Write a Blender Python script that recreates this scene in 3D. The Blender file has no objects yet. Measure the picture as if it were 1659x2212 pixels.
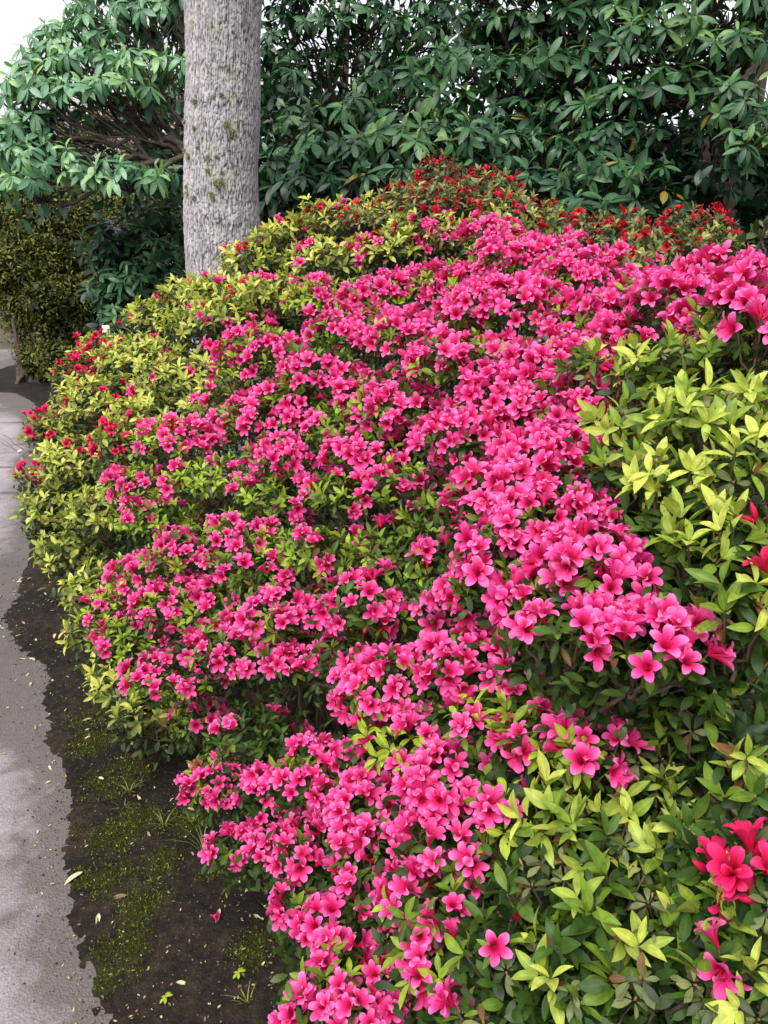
import bpy, math
import numpy as np
from mathutils import Matrix

# ------------------------------------------------------------------ camera, sky, sun, exposure
sc = bpy.context.scene
COL = sc.collection
CAM = np.array([0.0, 0.0, 1.5])
PITCH = math.radians(19)
cam_d = bpy.data.cameras.new("camera")
cam = bpy.data.objects.new("camera", cam_d)
COL.objects.link(cam)
cam.location = CAM
cam.rotation_euler = (math.radians(90) - PITCH, 0, 0)
cam_d.sensor_fit = 'VERTICAL'
cam_d.sensor_height = 36.0
cam_d.sensor_width = 27.0
cam_d.lens = 36.0 * 1671 / 2212
cam_d.clip_start = 0.05
cam_d.clip_end = 500
sc.camera = cam

SUN_EL, SUN_AZ = math.radians(58), math.radians(-150)   # soft light from behind the camera's left
world = bpy.data.worlds.new("World")
sc.world = world
world.use_nodes = True
wn, wl = world.node_tree.nodes, world.node_tree.links
bg = wn["Background"]
sky = wn.new("ShaderNodeTexSky")
sky.sky_type = 'NISHITA'
sky.sun_disc = False
sky.sun_elevation = SUN_EL
sky.sun_rotation = SUN_AZ
sky.dust_density = 4.0
sky.air_density = 1.0
sky.ozone_density = 1.0
hs = wn.new("ShaderNodeHueSaturation")          # cloud cover: the blue almost gone
hs.inputs["Saturation"].default_value = 0.18
wl.new(sky.outputs[0], hs.inputs["Color"])
wl.new(hs.outputs[0], bg.inputs["Color"])
bg.inputs["Strength"].default_value = 0.15
sun_d = bpy.data.lights.new("sun", 'SUN')
sun = bpy.data.objects.new("sun", sun_d)
COL.objects.link(sun)
sun_d.energy = 1.1
sun_d.angle = math.radians(40)
sun_d.color = (1.0, 0.97, 0.92)
sd = np.array([math.sin(SUN_AZ) * math.cos(SUN_EL), math.cos(SUN_AZ) * math.cos(SUN_EL), math.sin(SUN_EL)])
from mathutils import Vector
sun.rotation_euler = Vector(sd).to_track_quat('Z', 'Y').to_euler()
sc.view_settings.view_transform = 'Standard'
sc.view_settings.look = 'None'
sc.view_settings.exposure = 1.05
sc.view_settings.gamma = 1.0
sc.view_settings.use_curve_mapping = False
sc.render.engine = 'CYCLES'
sc.cycles.max_bounces = 8
sc.cycles.diffuse_bounces = 4
sc.cycles.glossy_bounces = 2
sc.cycles.transmission_bounces = 4
sc.cycles.use_denoising = True
sc.cycles.sample_clamp_indirect = 6

rng = np.random.default_rng(11)

# ------------------------------------------------------------------ materials
def new_mat(name):
    m = bpy.data.materials.new(name)
    m.use_nodes = True
    n, l = m.node_tree.nodes, m.node_tree.links
    n.clear()
    out = n.new("ShaderNodeOutputMaterial")
    return m, n, l, out

def ramp(n, stops, interp='LINEAR'):
    r = n.new("ShaderNodeValToRGB")
    r.color_ramp.interpolation = interp
    el = r.color_ramp.elements
    while len(el) < len(stops):
        el.new(0.5)
    for e, (p, c) in zip(el, stops):
        e.position = p
        e.color = (*c, 1)
    return r

def math_node(n, l, op, a, b=None, c=None, clamp=False):
    m = n.new("ShaderNodeMath")
    m.operation = op
    m.use_clamp = clamp
    for i, v in enumerate((a, b, c)):
        if v is None:
            continue
        if hasattr(v, "links") or hasattr(v, "is_linked"):
            l.new(v, m.inputs[i])
        else:
            m.inputs[i].default_value = v
    return m.outputs[0]

def mixc(n, l, fac, a, b, mode='MIX'):
    m = n.new("ShaderNodeMix")
    m.data_type = 'RGBA'
    m.blend_type = mode
    for s, v in ((m.inputs[0], fac), (m.inputs[6], a), (m.inputs[7], b)):
        if hasattr(v, "is_linked"):
            l.new(v, s)
        elif isinstance(v, (int, float)):
            s.default_value = v
        else:
            s.default_value = (*v, 1)
    return m.outputs[2]

def petal_attr(n, l):
    """(u, t, tone) stored on the mesh; an object that is one leaf adds its own tone through its object colour."""
    a = n.new("ShaderNodeAttribute")
    a.attribute_name = "pt"
    s = n.new("ShaderNodeSeparateXYZ")
    l.new(a.outputs["Vector"], s.inputs[0])
    oi = n.new("ShaderNodeObjectInfo")
    s2 = n.new("ShaderNodeSeparateColor")
    l.new(oi.outputs["Color"], s2.inputs[0])
    tone = math_node(n, l, 'ADD', s.outputs[2], s2.outputs[0], clamp=True)
    return s.outputs[0], s.outputs[1], tone

def leaf_mat(name, stops, rough=0.45, transl=0.3, rib=(1.35, 1.3, 1.1), rib_w=0.14, spec=0.22, tcol=(1.0, 1.15, 0.5), mott=0.25):
    m, n, l, out = new_mat(name)
    u, t, tone = petal_attr(n, l)
    r = ramp(n, stops)
    l.new(tone, r.inputs[0])
    au = math_node(n, l, 'ABSOLUTE', u)
    ribm = math_node(n, l, 'LESS_THAN', au, rib_w)
    ribm = math_node(n, l, 'MULTIPLY', ribm, 0.7)
    c = mixc(n, l, ribm, r.outputs[0], rib, 'MULTIPLY')
    # blotches and fine venation of the blade itself
    g = n.new("ShaderNodeNewGeometry")
    nz = n.new("ShaderNodeTexNoise")
    nz.inputs["Scale"].default_value = 90
    nz.inputs["Detail"].default_value = 3
    l.new(g.outputs["Position"], nz.inputs["Vector"])
    mo = n.new("ShaderNodeMapRange")
    mo.inputs[1].default_value = 0.3
    mo.inputs[2].default_value = 0.7
    mo.inputs[3].default_value = 1 - mott
    mo.inputs[4].default_value = 1 + mott
    l.new(nz.outputs[0], mo.inputs[0])
    c = mixc(n, l, 1.0, c, mo.outputs[0], 'MULTIPLY')
    p = n.new("ShaderNodeBsdfPrincipled")
    l.new(c, p.inputs["Base Color"])
    p.inputs["Roughness"].default_value = rough
    p.inputs["Specular IOR Level"].default_value = spec
    tb = n.new("ShaderNodeBsdfTranslucent")
    tc = mixc(n, l, 1.0, c, tcol, 'MULTIPLY')
    l.new(tc, tb.inputs[0])
    mx = n.new("ShaderNodeMixShader")
    mx.inputs[0].default_value = transl
    l.new(p.outputs[0], mx.inputs[1])
    l.new(tb.outputs[0], mx.inputs[2])
    l.new(mx.outputs[0], out.inputs[0])
    return m

def petal_mat(name, throat, mid, tip, alt, transl=0.32):
    m, n, l, out = new_mat(name)
    u, t, tone = petal_attr(n, l)
    r = ramp(n, [(0.0, throat), (0.42, throat), (0.66, mid), (1.0, tip)])
    l.new(t, r.inputs[0])
    c = mixc(n, l, tone, r.outputs[0], alt, 'MULTIPLY')
    # fine veins along the petal and a little mottling
    vein = math_node(n, l, 'SINE', math_node(n, l, 'MULTIPLY', u, 17.0))
    vein = math_node(n, l, 'MULTIPLY_ADD', vein, .07, .95)
    c = mixc(n, l, 1.0, c, vein, 'MULTIPLY')
    gg = n.new("ShaderNodeNewGeometry")
    pn = n.new("ShaderNodeTexNoise")
    pn.inputs["Scale"].default_value = 140
    pn.inputs["Detail"].default_value = 3
    l.new(gg.outputs["Position"], pn.inputs["Vector"])
    pm = n.new("ShaderNodeMapRange")
    pm.inputs[1].default_value = .35
    pm.inputs[2].default_value = .65
    pm.inputs[3].default_value = .86
    pm.inputs[4].default_value = 1.08
    l.new(pn.outputs[0], pm.inputs[0])
    c = mixc(n, l, 1.0, c, pm.outputs[0], 'MULTIPLY')
    # thin darker nerve along each petal, fading towards the rim
    au = math_node(n, l, 'ABSOLUTE', u)
    nerve = math_node(n, l, 'LESS_THAN', au, 0.16)
    fade = math_node(n, l, 'SUBTRACT', 1.0, t, clamp=True)
    nerve = math_node(n, l, 'MULTIPLY', nerve, fade)
    c = mixc(n, l, nerve, c, (0.85, 0.45, 0.7), 'MULTIPLY')
    p = n.new("ShaderNodeBsdfPrincipled")
    l.new(c, p.inputs["Base Color"])
    p.inputs["Roughness"].default_value = 0.55
    p.inputs["Specular IOR Level"].default_value = 0.25
    tb = n.new("ShaderNodeBsdfTranslucent")
    l.new(c, tb.inputs[0])
    mx = n.new("ShaderNodeMixShader")
    mx.inputs[0].default_value = transl
    l.new(p.outputs[0], mx.inputs[1])
    l.new(tb.outputs[0], mx.inputs[2])
    l.new(mx.outputs[0], out.inputs[0])
    return m

def plain_mat(name, col, rough=0.8, var=0.25, scale=30, spec=0.3, bump=0.0):
    m, n, l, out = new_mat(name)
    g = n.new("ShaderNodeNewGeometry")
    nz = n.new("ShaderNodeTexNoise")
    nz.inputs["Scale"].default_value = scale
    nz.inputs["Detail"].default_value = 5
    l.new(g.outputs["Position"], nz.inputs["Vector"])
    mo = n.new("ShaderNodeMapRange")
    mo.inputs[1].default_value = 0.3
    mo.inputs[2].default_value = 0.7
    mo.inputs[3].default_value = 1 - var
    mo.inputs[4].default_value = 1 + var
    l.new(nz.outputs[0], mo.inputs[0])
    c = mixc(n, l, 1.0, col, mo.outputs[0], 'MULTIPLY')
    p = n.new("ShaderNodeBsdfPrincipled")
    l.new(c, p.inputs["Base Color"])
    p.inputs["Roughness"].default_value = rough
    p.inputs["Specular IOR Level"].default_value = spec
    if bump:
        b = n.new("ShaderNodeBump")
        b.inputs["Strength"].default_value = bump
        b.inputs["Distance"].default_value = 0.01
        l.new(nz.outputs[0], b.inputs["Height"])
        l.new(b.outputs[0], p.inputs["Normal"])
    l.new(p.outputs[0], out.inputs[0])
    return m

M = {}
# tone 0 = old dark leaf, low tones also paint inner shade ... 0.9 = fresh leaf, 1 = dying brown leaf
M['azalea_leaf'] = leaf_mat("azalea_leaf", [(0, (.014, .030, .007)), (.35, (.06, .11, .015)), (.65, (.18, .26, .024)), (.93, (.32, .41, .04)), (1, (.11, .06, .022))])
M['lime_leaf'] = leaf_mat("lime_leaf", [(0, (.02, .03, .010)), (.35, (.10, .125, .035)), (.66, (.27, .31, .055)), (.93, (.49, .51, .11)), (1, (.22, .13, .06))], transl=.32)
M['gold_leaf'] = leaf_mat("gold_leaf", [(0, (.012, .030, .007)), (.35, (.065, .13, .018)), (.62, (.18, .27, .03)), (.93, (.44, .49, .09)), (1, (.16, .075, .025))], transl=.3)
M['grey_leaf'] = leaf_mat("grey_leaf", [(0, (.018, .03, .012)), (.5, (.15, .175, .07)), (.93, (.36, .36, .11)), (1, (.14, .075, .03))])
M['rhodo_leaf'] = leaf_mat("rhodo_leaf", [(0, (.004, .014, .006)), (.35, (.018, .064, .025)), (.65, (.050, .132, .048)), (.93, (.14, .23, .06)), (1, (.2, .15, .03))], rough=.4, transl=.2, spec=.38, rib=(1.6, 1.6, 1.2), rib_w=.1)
M['rhodo_haze_pale'] = leaf_mat("rhodo_haze_pale_leaf", [(0, (.014, .038, .019)), (.35, (.065, .165, .092)), (.65, (.13, .28, .15)), (.93, (.25, .40, .14)), (1, (.2, .15, .03))], rough=.38, transl=.28, spec=.5, rib=(1.5, 1.5, 1.2), rib_w=.1)  # paler rhododendron copy: sky sheen and lens haze put into the leaf colour
M['hedge_leaf'] = leaf_mat("hedge_leaf", [(0, (.014, .016, .004)), (.4, (.050, .060, .010)), (.7, (.115, .130, .020)), (.93, (.21, .225, .035)), (1, (.16, .11, .04))], transl=.2)
M['moss_leaf'] = leaf_mat("moss_leaf", [(0, (.014, .018, .003)), (.5, (.05, .06, .006)), (1, (.17, .19, .012))], transl=.2)
M['brown_leaf'] = leaf_mat("brown_leaf", [(0, (.10, .06, .03)), (.5, (.22, .14, .07)), (1, (.33, .24, .10))], transl=.2)
M['fallen_leaf'] = leaf_mat("fallen_leaf", [(0, (.13, .075, .04)), (.4, (.30, .25, .13)), (1, (.55, .50, .29))], transl=.1, rough=.6)
M['pink_petal'] = petal_mat("pink_petal", (.62, .008, .075), (.88, .046, .262), (.95, .235, .525), (.82, .42, .80))
M['red_petal'] = petal_mat("red_petal", (.34, .003, .012), (.56, .008, .026), (.70, .02, .05), (.75, .5, .7))
M['crimson_petal'] = petal_mat("crimson_petal", (.5, .004, .04), (.68, .010, .085), (.78, .035, .18), (.95, .7, 1.0))
M['stamen'] = plain_mat("stamen", (.55, .02, .10), .5)
M['bud_scale'] = plain_mat("bud_scale", (.30, .13, .06), .5)
M['twig'] = plain_mat("twig", (.10, .065, .045), .85, .4, 60)
M['rhodo_twig'] = plain_mat("rhodo_twig", (.06, .045, .035), .9, .4, 25, bump=.4)
M['white_petal'] = plain_mat("white_petal", (.75, .72, .6), .6, .1)
M['tag_white'] = plain_mat("tag_white", (.75, .74, .78), .4, .05)
M['tag_ink'] = plain_mat("tag_ink", (.05, .05, .08), .5, .1)
M['grass'] = plain_mat("grass", (.20, .25, .06), .5, .3)
M['moss_grass'] = leaf_mat('grass_blade', [(0, (.05, .06, .012)), (.6, (.20, .22, .05)), (1, (.4, .4, .15))], transl=.25)

# ------------------------------------------------------------------ mesh helpers
def mesh_from(name, V, Fc, mat, pt=None, smooth=True, attrs=None):
    """V (n,3), Fc (m,k) with one face size k."""
    me = bpy.data.meshes.new(name)
    V = np.ascontiguousarray(V, dtype=np.float32)
    Fc = np.ascontiguousarray(Fc, dtype=np.int32)
    m, k = Fc.shape
    me.vertices.add(len(V))
    me.vertices.foreach_set("co", V.ravel())
    me.loops.add(m * k)
    me.loops.foreach_set("vertex_index", Fc.ravel())
    me.polygons.add(m)
    me.polygons.foreach_set("loop_start", np.arange(0, m * k, k, dtype=np.int32))
    me.polygons.foreach_set("loop_total", np.full(m, k, dtype=np.int32))
    if smooth:
        me.polygons.foreach_set("use_smooth", np.ones(m, dtype=bool))
    if pt is not None:
        a = me.attributes.new("pt", 'FLOAT_VECTOR', 'POINT')
        a.data.foreach_set("vector", np.ascontiguousarray(pt, dtype=np.float32).ravel())
    for an, av in (attrs or {}).items():
        a = me.attributes.new(an, 'FLOAT', 'POINT')
        a.data.foreach_set("value", np.ascontiguousarray(av, dtype=np.float32).ravel())
    me.update(calc_edges=True)
    if mat:
        me.materials.append(mat)
    return me

def add_obj(name, me, parent=None, loc=(0, 0, 0), **props):
    o = bpy.data.objects.new(name, me)
    COL.objects.link(o)
    if parent is not None:
        o.parent = parent
    o.location = loc
    o.color = (0, 0, 0, 1)
    for k, v in props.items():
        o[k] = v
    return o

def thing(name, label, category, loc, group=None):
    o = bpy.data.objects.new(name, None)
    COL.objects.link(o)
    o.empty_display_size = 0.1
    o.location = loc
    o['label'] = label
    o['category'] = category
    if group:
        o['group'] = group
    return o

def norm(v):
    return v / np.maximum(np.linalg.norm(v, axis=-1, keepdims=True), 1e-9)

def frames(z, spin):
    z = norm(z)
    ref = np.where(np.abs(z[:, 2:3]) < 0.9, np.array([[0, 0, 1.0]]), np.array([[1.0, 0, 0]]))
    x = norm(np.cross(ref, z))
    y = np.cross(z, x)
    c, s = np.cos(spin)[:, None], np.sin(spin)[:, None]
    return c * x + s * y, -s * x + c * y, z

def tubes(paths, sides=5):
    """paths: list of (pts (k,3), radii (k,)) -> V, F(quads)"""
    Vs, Fs, off = [], [], 0
    ang = np.arange(sides) * 2 * math.pi / sides
    for P, R in paths:
        P = np.asarray(P, float)
        R = np.asarray(R, float)
        k = len(P)
        T = np.gradient(P, axis=0)
        x, y, _ = frames(T, np.zeros(k))
        ring = P[:, None, :] + R[:, None, None] * (np.cos(ang)[None, :, None] * x[:, None, :] + np.sin(ang)[None, :, None] * y[:, None, :])
        Vs.append(ring.reshape(-1, 3))
        a = np.arange(k - 1)[:, None] * sides + np.arange(sides)[None, :]
        b = np.arange(k - 1)[:, None] * sides + (np.arange(sides)[None, :] + 1) % sides
        Fs.append(np.stack([a, b, b + sides, a + sides], -1).reshape(-1, 4) + off)
        off += k * sides
    return np.concatenate(Vs), np.concatenate(Fs)

def curve(a, b, sag=0.0, wob=0.02, k=7, r0=.006, r1=.002, up=None):
    a, b = np.asarray(a, float), np.asarray(b, float)
    t = np.linspace(0, 1, k)[:, None]
    P = a * (1 - t) + b * t
    P[:, 2:] += sag * np.sin(t * math.pi)
    L = np.linalg.norm(b - a)
    w = rng.normal(0, wob * L, (k, 3))
    w[0] = w[-1] = 0
    P = P + w
    return P, np.linspace(r0, r1, k)

# ------------------------------------------------------------------ leaf and flower shapes (length 1, along +Y, face up +Z)
def leaf_tpl(nt, width, fold, bend, cols=3, blunt=0.5, wav=0.0, pw=0.8):
    """blade of nt x (cols-1) quads; bend = droop angle at the tip"""
    t = np.linspace(0, 1, nt + 1)
    w = width * np.sin(np.pi * np.clip(t, 0.0, 1) ** blunt) ** pw
    w[0] = width * 0.12
    w[-1] = width * 0.05
    ang = -bend * t
    dy = np.cos(ang) / nt
    dz = np.sin(ang) / nt
    y = np.concatenate([[0], np.cumsum(dy[1:])])
    z = np.concatenate([[0], np.cumsum(dz[1:])])
    us = np.linspace(-1, 1, cols)
    V, A = [], []
    for i in range(nt + 1):
        for u in us:
            zz = z[i] + fold * abs(u) * w[i] + wav * w[i] * math.sin(7 * t[i] + 2 * u) * abs(u)
            V.append((u * w[i], y[i], zz))
            A.append((u, t[i], 0))
    Fq = []
    for i in range(nt):
        for j in range(cols - 1):
            a = i * cols + j
            Fq.append((a, a + 1, a + 1 + cols, a + cols))
    return np.array(V), np.array(Fq), np.array(A)

def flower_tpl(openness, seed, lobes=5):
    """funnel with five overlapping lobes; height about 0.55, diameter 1; opens along +Z"""
    r_ = np.random.default_rng(seed)
    V, Fq, A = [], [], []
    tt = np.array([0, .3, .5, .66, .8, .92, 1.0])
    rad = np.array([.035, .085, .15, .26, .38, .48, .53]) * (0.55 + 0.45 * openness)
    hgt = np.array([0, .2, .36, .50, .575, .595, .575]) * (1.25 - .25 * openness)
    wid = np.array([.028, .066, .112, .148, .164, .130, .055]) * (0.7 + 0.3 * openness)
    us = np.array([-1, -.5, 0, .5, 1])
    for k in range(lobes):
        a0 = 2 * math.pi * k / lobes + r_.normal(0, .08)
        tilt = r_.normal(0, .09)
        sc_ = 1 + r_.normal(0, .08)
        tw = r_.normal(0, .22)
        base = len(V)
        for i, t in enumerate(tt):
            for u in us:
                rr = rad[i] * sc_
                wv = wid[i] * u
                side = abs(u)
                if i < 3:          # fused tube: follow the circle
                    an = a0 + u * math.pi / lobes * 1.04
                    x, y, z = rr * math.cos(an), rr * math.sin(an), hgt[i]
                else:
                    x0, y0 = rr - .04 * side ** 2 * (1 if i < 6 else 0), wv
                    x, y = x0 * math.cos(a0) - y0 * math.sin(a0), x0 * math.sin(a0) + y0 * math.cos(a0)
                    f = (i - 2) / 4
                    z = hgt[i] + .05 * side ** 1.5 * (1 - .5 * f) + tilt * f + tw * u * wid[i] * f + .012 * math.sin(5 * t * 3 + 3 * u + k)
                    z += (.006 if k % 2 else -.006)
                V.append((x, y, z))
                A.append((u, t, 0))
        nc = len(us)
        for i in range(len(tt) - 1):
            for j in range(nc - 1):
                a = base + i * nc + j
                Fq.append((a, a + 1, a + 1 + nc, a + nc))
    return np.array(V), np.array(Fq), np.array(A)

def stamens_tpl(seed):
    r_ = np.random.default_rng(seed)
    ps = []
    for k in range(6):
        a = r_.uniform(0, 6.283)
        tip = np.array([.11 * math.cos(a) + .05, .11 * math.sin(a), .62 + r_.uniform(-.06, .12)])
        P = np.array([[0, 0, .05], tip * np.array([.35, .35, .55]), tip, tip + np.array([.012, 0, .03])])
        ps.append((P, [.007, .007, .007, .016]))
    V, Fq = tubes(ps, 3)
    return V, Fq

def bud_tpl(fat=.16):
    tt = np.array([0, .15, .4, .65, .85, 1])
    rr = np.array([.05, .11, .16, .15, .09, .01]) * fat / .16
    n = 6
    V, A = [], []
    for t, r in zip(tt, rr):
        for j in range(n):
            a = j * 2 * math.pi / n + t * 1.2
            V.append((r * math.cos(a) * (1 + .15 * (j % 2)), r * math.sin(a), t))
            A.append(((j % 2) * 1.0, .35 + .4 * t, 0))
    Fq = []
    for i in range(len(tt) - 1):
        for j in range(n):
            Fq.append((i * n + j, i * n + (j + 1) % n, (i + 1) * n + (j + 1) % n, (i + 1) * n + j))
    return np.array(V), np.array(Fq), np.array(A)

T = {}
T['az'] = [leaf_tpl(4, .19, .4, .5, blunt=1.1, pw=.7), leaf_tpl(4, .2, .3, .9, blunt=1.15, pw=.7), leaf_tpl(4, .17, .55, .15, blunt=1.0, pw=.75)]
T['azbig'] = [leaf_tpl(6, .175, .34, .5, blunt=.9, wav=.08), leaf_tpl(6, .19, .25, .95, blunt=.95, wav=.1), leaf_tpl(6, .155, .5, .15, blunt=.85, wav=.07)]
T['rh'] = [leaf_tpl(5, .155, .2, .7, blunt=1.1, pw=.6), leaf_tpl(5, .15, .28, 1.15, blunt=1.15, pw=.6), leaf_tpl(5, .165, .16, .4, blunt=1.1, pw=.6)]
T['small'] = [leaf_tpl(2, .24, .3, .5)]
T['fill'] = [leaf_tpl(4, .2, .0, .7, cols=2, blunt=1.05, pw=.6)]
T['old'] = [leaf_tpl(4, .22, .2, .5, blunt=1.3, pw=.65), leaf_tpl(4, .2, .2, 1.0, blunt=1.35, pw=.65)]
T['fl'] = [flower_tpl(1.0, 1), flower_tpl(.9, 2), flower_tpl(1.08, 3), flower_tpl(.72, 4), flower_tpl(.45, 5), flower_tpl(.97, 6), flower_tpl(.83, 7), flower_tpl(1.15, 8)]
T['bud'] = [bud_tpl()]
T['stam'] = [stamens_tpl(1), stamens_tpl(2), stamens_tpl(3)]
TPL_MESH = {}

def tpl_mesh(key, i, matname):
    k = (key, i, matname)
    if k not in TPL_MESH:
        t = T[key][i]
        pt = t[2] if len(t) > 2 else None
        TPL_MESH[k] = mesh_from(key, t[0], t[1], M[matname], pt)
    return TPL_MESH[k]

class Batch:
    """many copies of one kind of piece (leaf, flower, bud): placed first, turned into objects later"""
    def __init__(s, name, stuff_name, key, mat, max_obj=300, min_px=5.0):
        s.name, s.stuff, s.key, s.mat, s.max_obj, s.min_px = name, stuff_name, key, mat, max_obj, min_px
        s.P, s.X, s.Y, s.Z, s.S, s.W, s.tone, s.var = [], [], [], [], [], [], [], []
    def add(s, P, X, Y, Z, size, tone, var=None, wid=None):
        n = len(P)
        if n == 0:
            return
        s.P.append(P); s.X.append(X); s.Y.append(Y); s.Z.append(Z)
        s.S.append(np.broadcast_to(size, (n,)).astype(float))
        s.W.append(np.broadcast_to(1.0 if wid is None else wid, (n,)).astype(float))
        s.tone.append(np.broadcast_to(tone, (n,)).astype(float))
        nv = len(T[s.key])
        s.var.append(rng.integers(0, nv, n) if var is None else np.broadcast_to(var, (n,)))
    def done(s):
        if not s.P:
            s.n = 0
            return
        for k in ('P', 'X', 'Y', 'Z', 'S', 'W', 'tone', 'var'):
            setattr(s, k, np.concatenate(getattr(s, k)))
        s.n = len(s.P)
        c = s.P + (s.Y if s.key not in ('fl', 'bud') else s.Z) * (s.S * .5)[:, None]
        s.px, s.py, s.dep = project(c)
        s.size_px = s.S * 773.6 / np.maximum(s.dep, .05)

def project(p):
    r = p - CAM
    cp, sp = math.cos(PITCH), math.sin(PITCH)
    d = r[:, 1] * cp - r[:, 2] * sp
    v = r[:, 1] * sp + r[:, 2] * cp
    dd = np.where(d > .05, d, .05)
    return 384 + r[:, 0] / dd * 773.6, 512 - v / dd * 773.6, np.where(d > .05, d, -1)

ZB = np.full((128, 96), 1e9)
def zsplat(b):
    if b.n == 0:
        return
    ok = (b.dep > 0) & (b.px >= 0) & (b.px < 768) & (b.py >= 0) & (b.py < 1024)
    np.minimum.at(ZB, ((b.py[ok] / 8).astype(int), (b.px[ok] / 8).astype(int)), b.dep[ok])

PENDING = []      # (root, batches)
def emit(root, batches):
    rl = np.array(root.location)
    for b in batches:
        if b.n == 0:
            continue
        ok = (b.dep > 0) & (b.px >= 2) & (b.px < 766) & (b.py >= 2) & (b.py < 1022)
        zi = np.full(b.n, 0.0)
        zi[ok] = ZB[(b.py[ok] / 8).astype(int), (b.px[ok] / 8).astype(int)]
        vis = ok & (b.dep < zi + .012 + .02 * b.dep) & (b.size_px >= b.min_px)
        score = np.where(vis, b.size_px, -1)
        order = np.argsort(-score)[:b.max_obj]
        order = order[score[order] > 0]
        chosen = np.zeros(b.n, bool)
        chosen[order] = True
        for i in order:
            me = tpl_mesh(b.key, int(b.var[i]), b.mat)
            o = bpy.data.objects.new(b.name, me)
            COL.objects.link(o)
            o.parent = root
            s_, w_ = b.S[i], b.W[i] * b.S[i]
            x, y, z, p = b.X[i] * w_, b.Y[i] * s_, b.Z[i] * s_, b.P[i] - rl
            o.matrix_basis = Matrix(((x[0], y[0], z[0], p[0]), (x[1], y[1], z[1], p[1]), (x[2], y[2], z[2], p[2]), (0, 0, 0, 1)))
            o.color = (b.tone[i], 0, 0, 1)
            if b.key == 'fl' and b.size_px[i] > 20 and b.var[i] != 4:
                st = bpy.data.objects.new("stamens", tpl_mesh('stam', int(i) % 3, 'stamen'))
                COL.objects.link(st)
                st.parent = o
        rest = np.nonzero(~chosen)[0]
        if len(rest):
            Vs, Fs, As, off = [], [], [], 0
            for vi in range(len(T[b.key])):
                idx = rest[b.var[rest] == vi]
                if not len(idx):
                    continue
                tv, tf, ta = T[b.key][vi]
                S = b.S[idx][:, None, None]
                V = (tv[None, :, 0:1] * b.X[idx][:, None, :] * b.W[idx][:, None, None] + tv[None, :, 1:2] * b.Y[idx][:, None, :] + tv[None, :, 2:3] * b.Z[idx][:, None, :]) * S
                V += (b.P[idx] - rl)[:, None, :]
                A = np.broadcast_to(ta[None], (len(idx),) + ta.shape).copy()
                A[:, :, 2] = b.tone[idx][:, None]
                Fq = tf[None] + (np.arange(len(idx)) * len(tv))[:, None, None] + off
                Vs.append(V.reshape(-1, 3)); As.append(A.reshape(-1, 3)); Fs.append(Fq.reshape(-1, 4))
                off += len(idx) * len(tv)
            me = mesh_from(b.stuff, np.concatenate(Vs), np.concatenate(Fs), M[b.mat], np.concatenate(As))
            add_obj(b.stuff, me, root, kind='stuff')

def fib(n):
    i = np.arange(n) + rng.uniform(0, 1)
    z = 1 - 2 * (i % n + .5) / n
    ph = i * 2.399963 + rng.uniform(0, 6.28)
    r = np.sqrt(np.maximum(0, 1 - z * z))
    d = np.stack([r * np.cos(ph), r * np.sin(ph), z], 1)
    return norm(d + rng.normal(0, .35 / math.sqrt(max(n, 1)) * 2, d.shape))

def ell_area(a, b, c):
    p = 1.6
    return 4 * math.pi * (((a * b) ** p + (a * c) ** p + (b * c) ** p) / 3) ** (1 / p)

ALLP = []          # every azalea puff, to drop sprigs buried in a neighbour
def buried(P, own, lim=.55):
    bad = np.zeros(len(P), bool)
    for q in ALLP:
        if q is own:
            continue
        e = (((P - np.array(q[:3])) / np.array(q[3:6])) ** 2).sum(1)
        bad |= e < lim
    return bad

def whorl(B, P, N, count, el_lo, el_hi, size, size_sd, tone, tone_sd, wid=1.0, keep=1.0, lift=0.0, brown=0.0, grav=0.0):
    """a ring of leaves round each shoot tip (P, axis N)"""
    n = len(P)
    if n == 0:
        return
    x, y, z = frames(N, rng.uniform(0, 6.28, n))
    for k in range(count):
        sel = rng.uniform(0, 1, n) < keep
        m = int(sel.sum())
        if not m:
            continue
        az = 2.399963 * k + rng.normal(0, .25, m)
        el = rng.uniform(el_lo, el_hi, m)
        radial = x[sel] * np.cos(az)[:, None] + y[sel] * np.sin(az)[:, None]
        d = z[sel] * np.cos(el)[:, None] + radial * np.sin(el)[:, None]
        if grav:
            d = d + np.array([0, 0, -grav])
        d = norm(d)
        nn = z[sel] - (z[sel] * d).sum(1, keepdims=True) * d
        nn = norm(nn + rng.normal(0, .12, nn.shape))
        nn = norm(nn - (nn * d).sum(1, keepdims=True) * d)
        tn = np.clip((tone[sel] if hasattr(tone, 'shape') else tone) + rng.normal(0, tone_sd, m), 0, .93)
        tn = np.where(rng.uniform(0, 1, m) < brown, 1.0, tn)
        s_ = np.clip(rng.normal(size, size_sd, m), size * .45, size * 1.25)
        B.add(P[sel] + z[sel] * lift * rng.uniform(-1, 0, m)[:, None] + d * .003, norm(np.cross(d, nn)), d, nn, s_, tn, wid=wid * rng.uniform(.85, 1.15, m))

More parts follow.
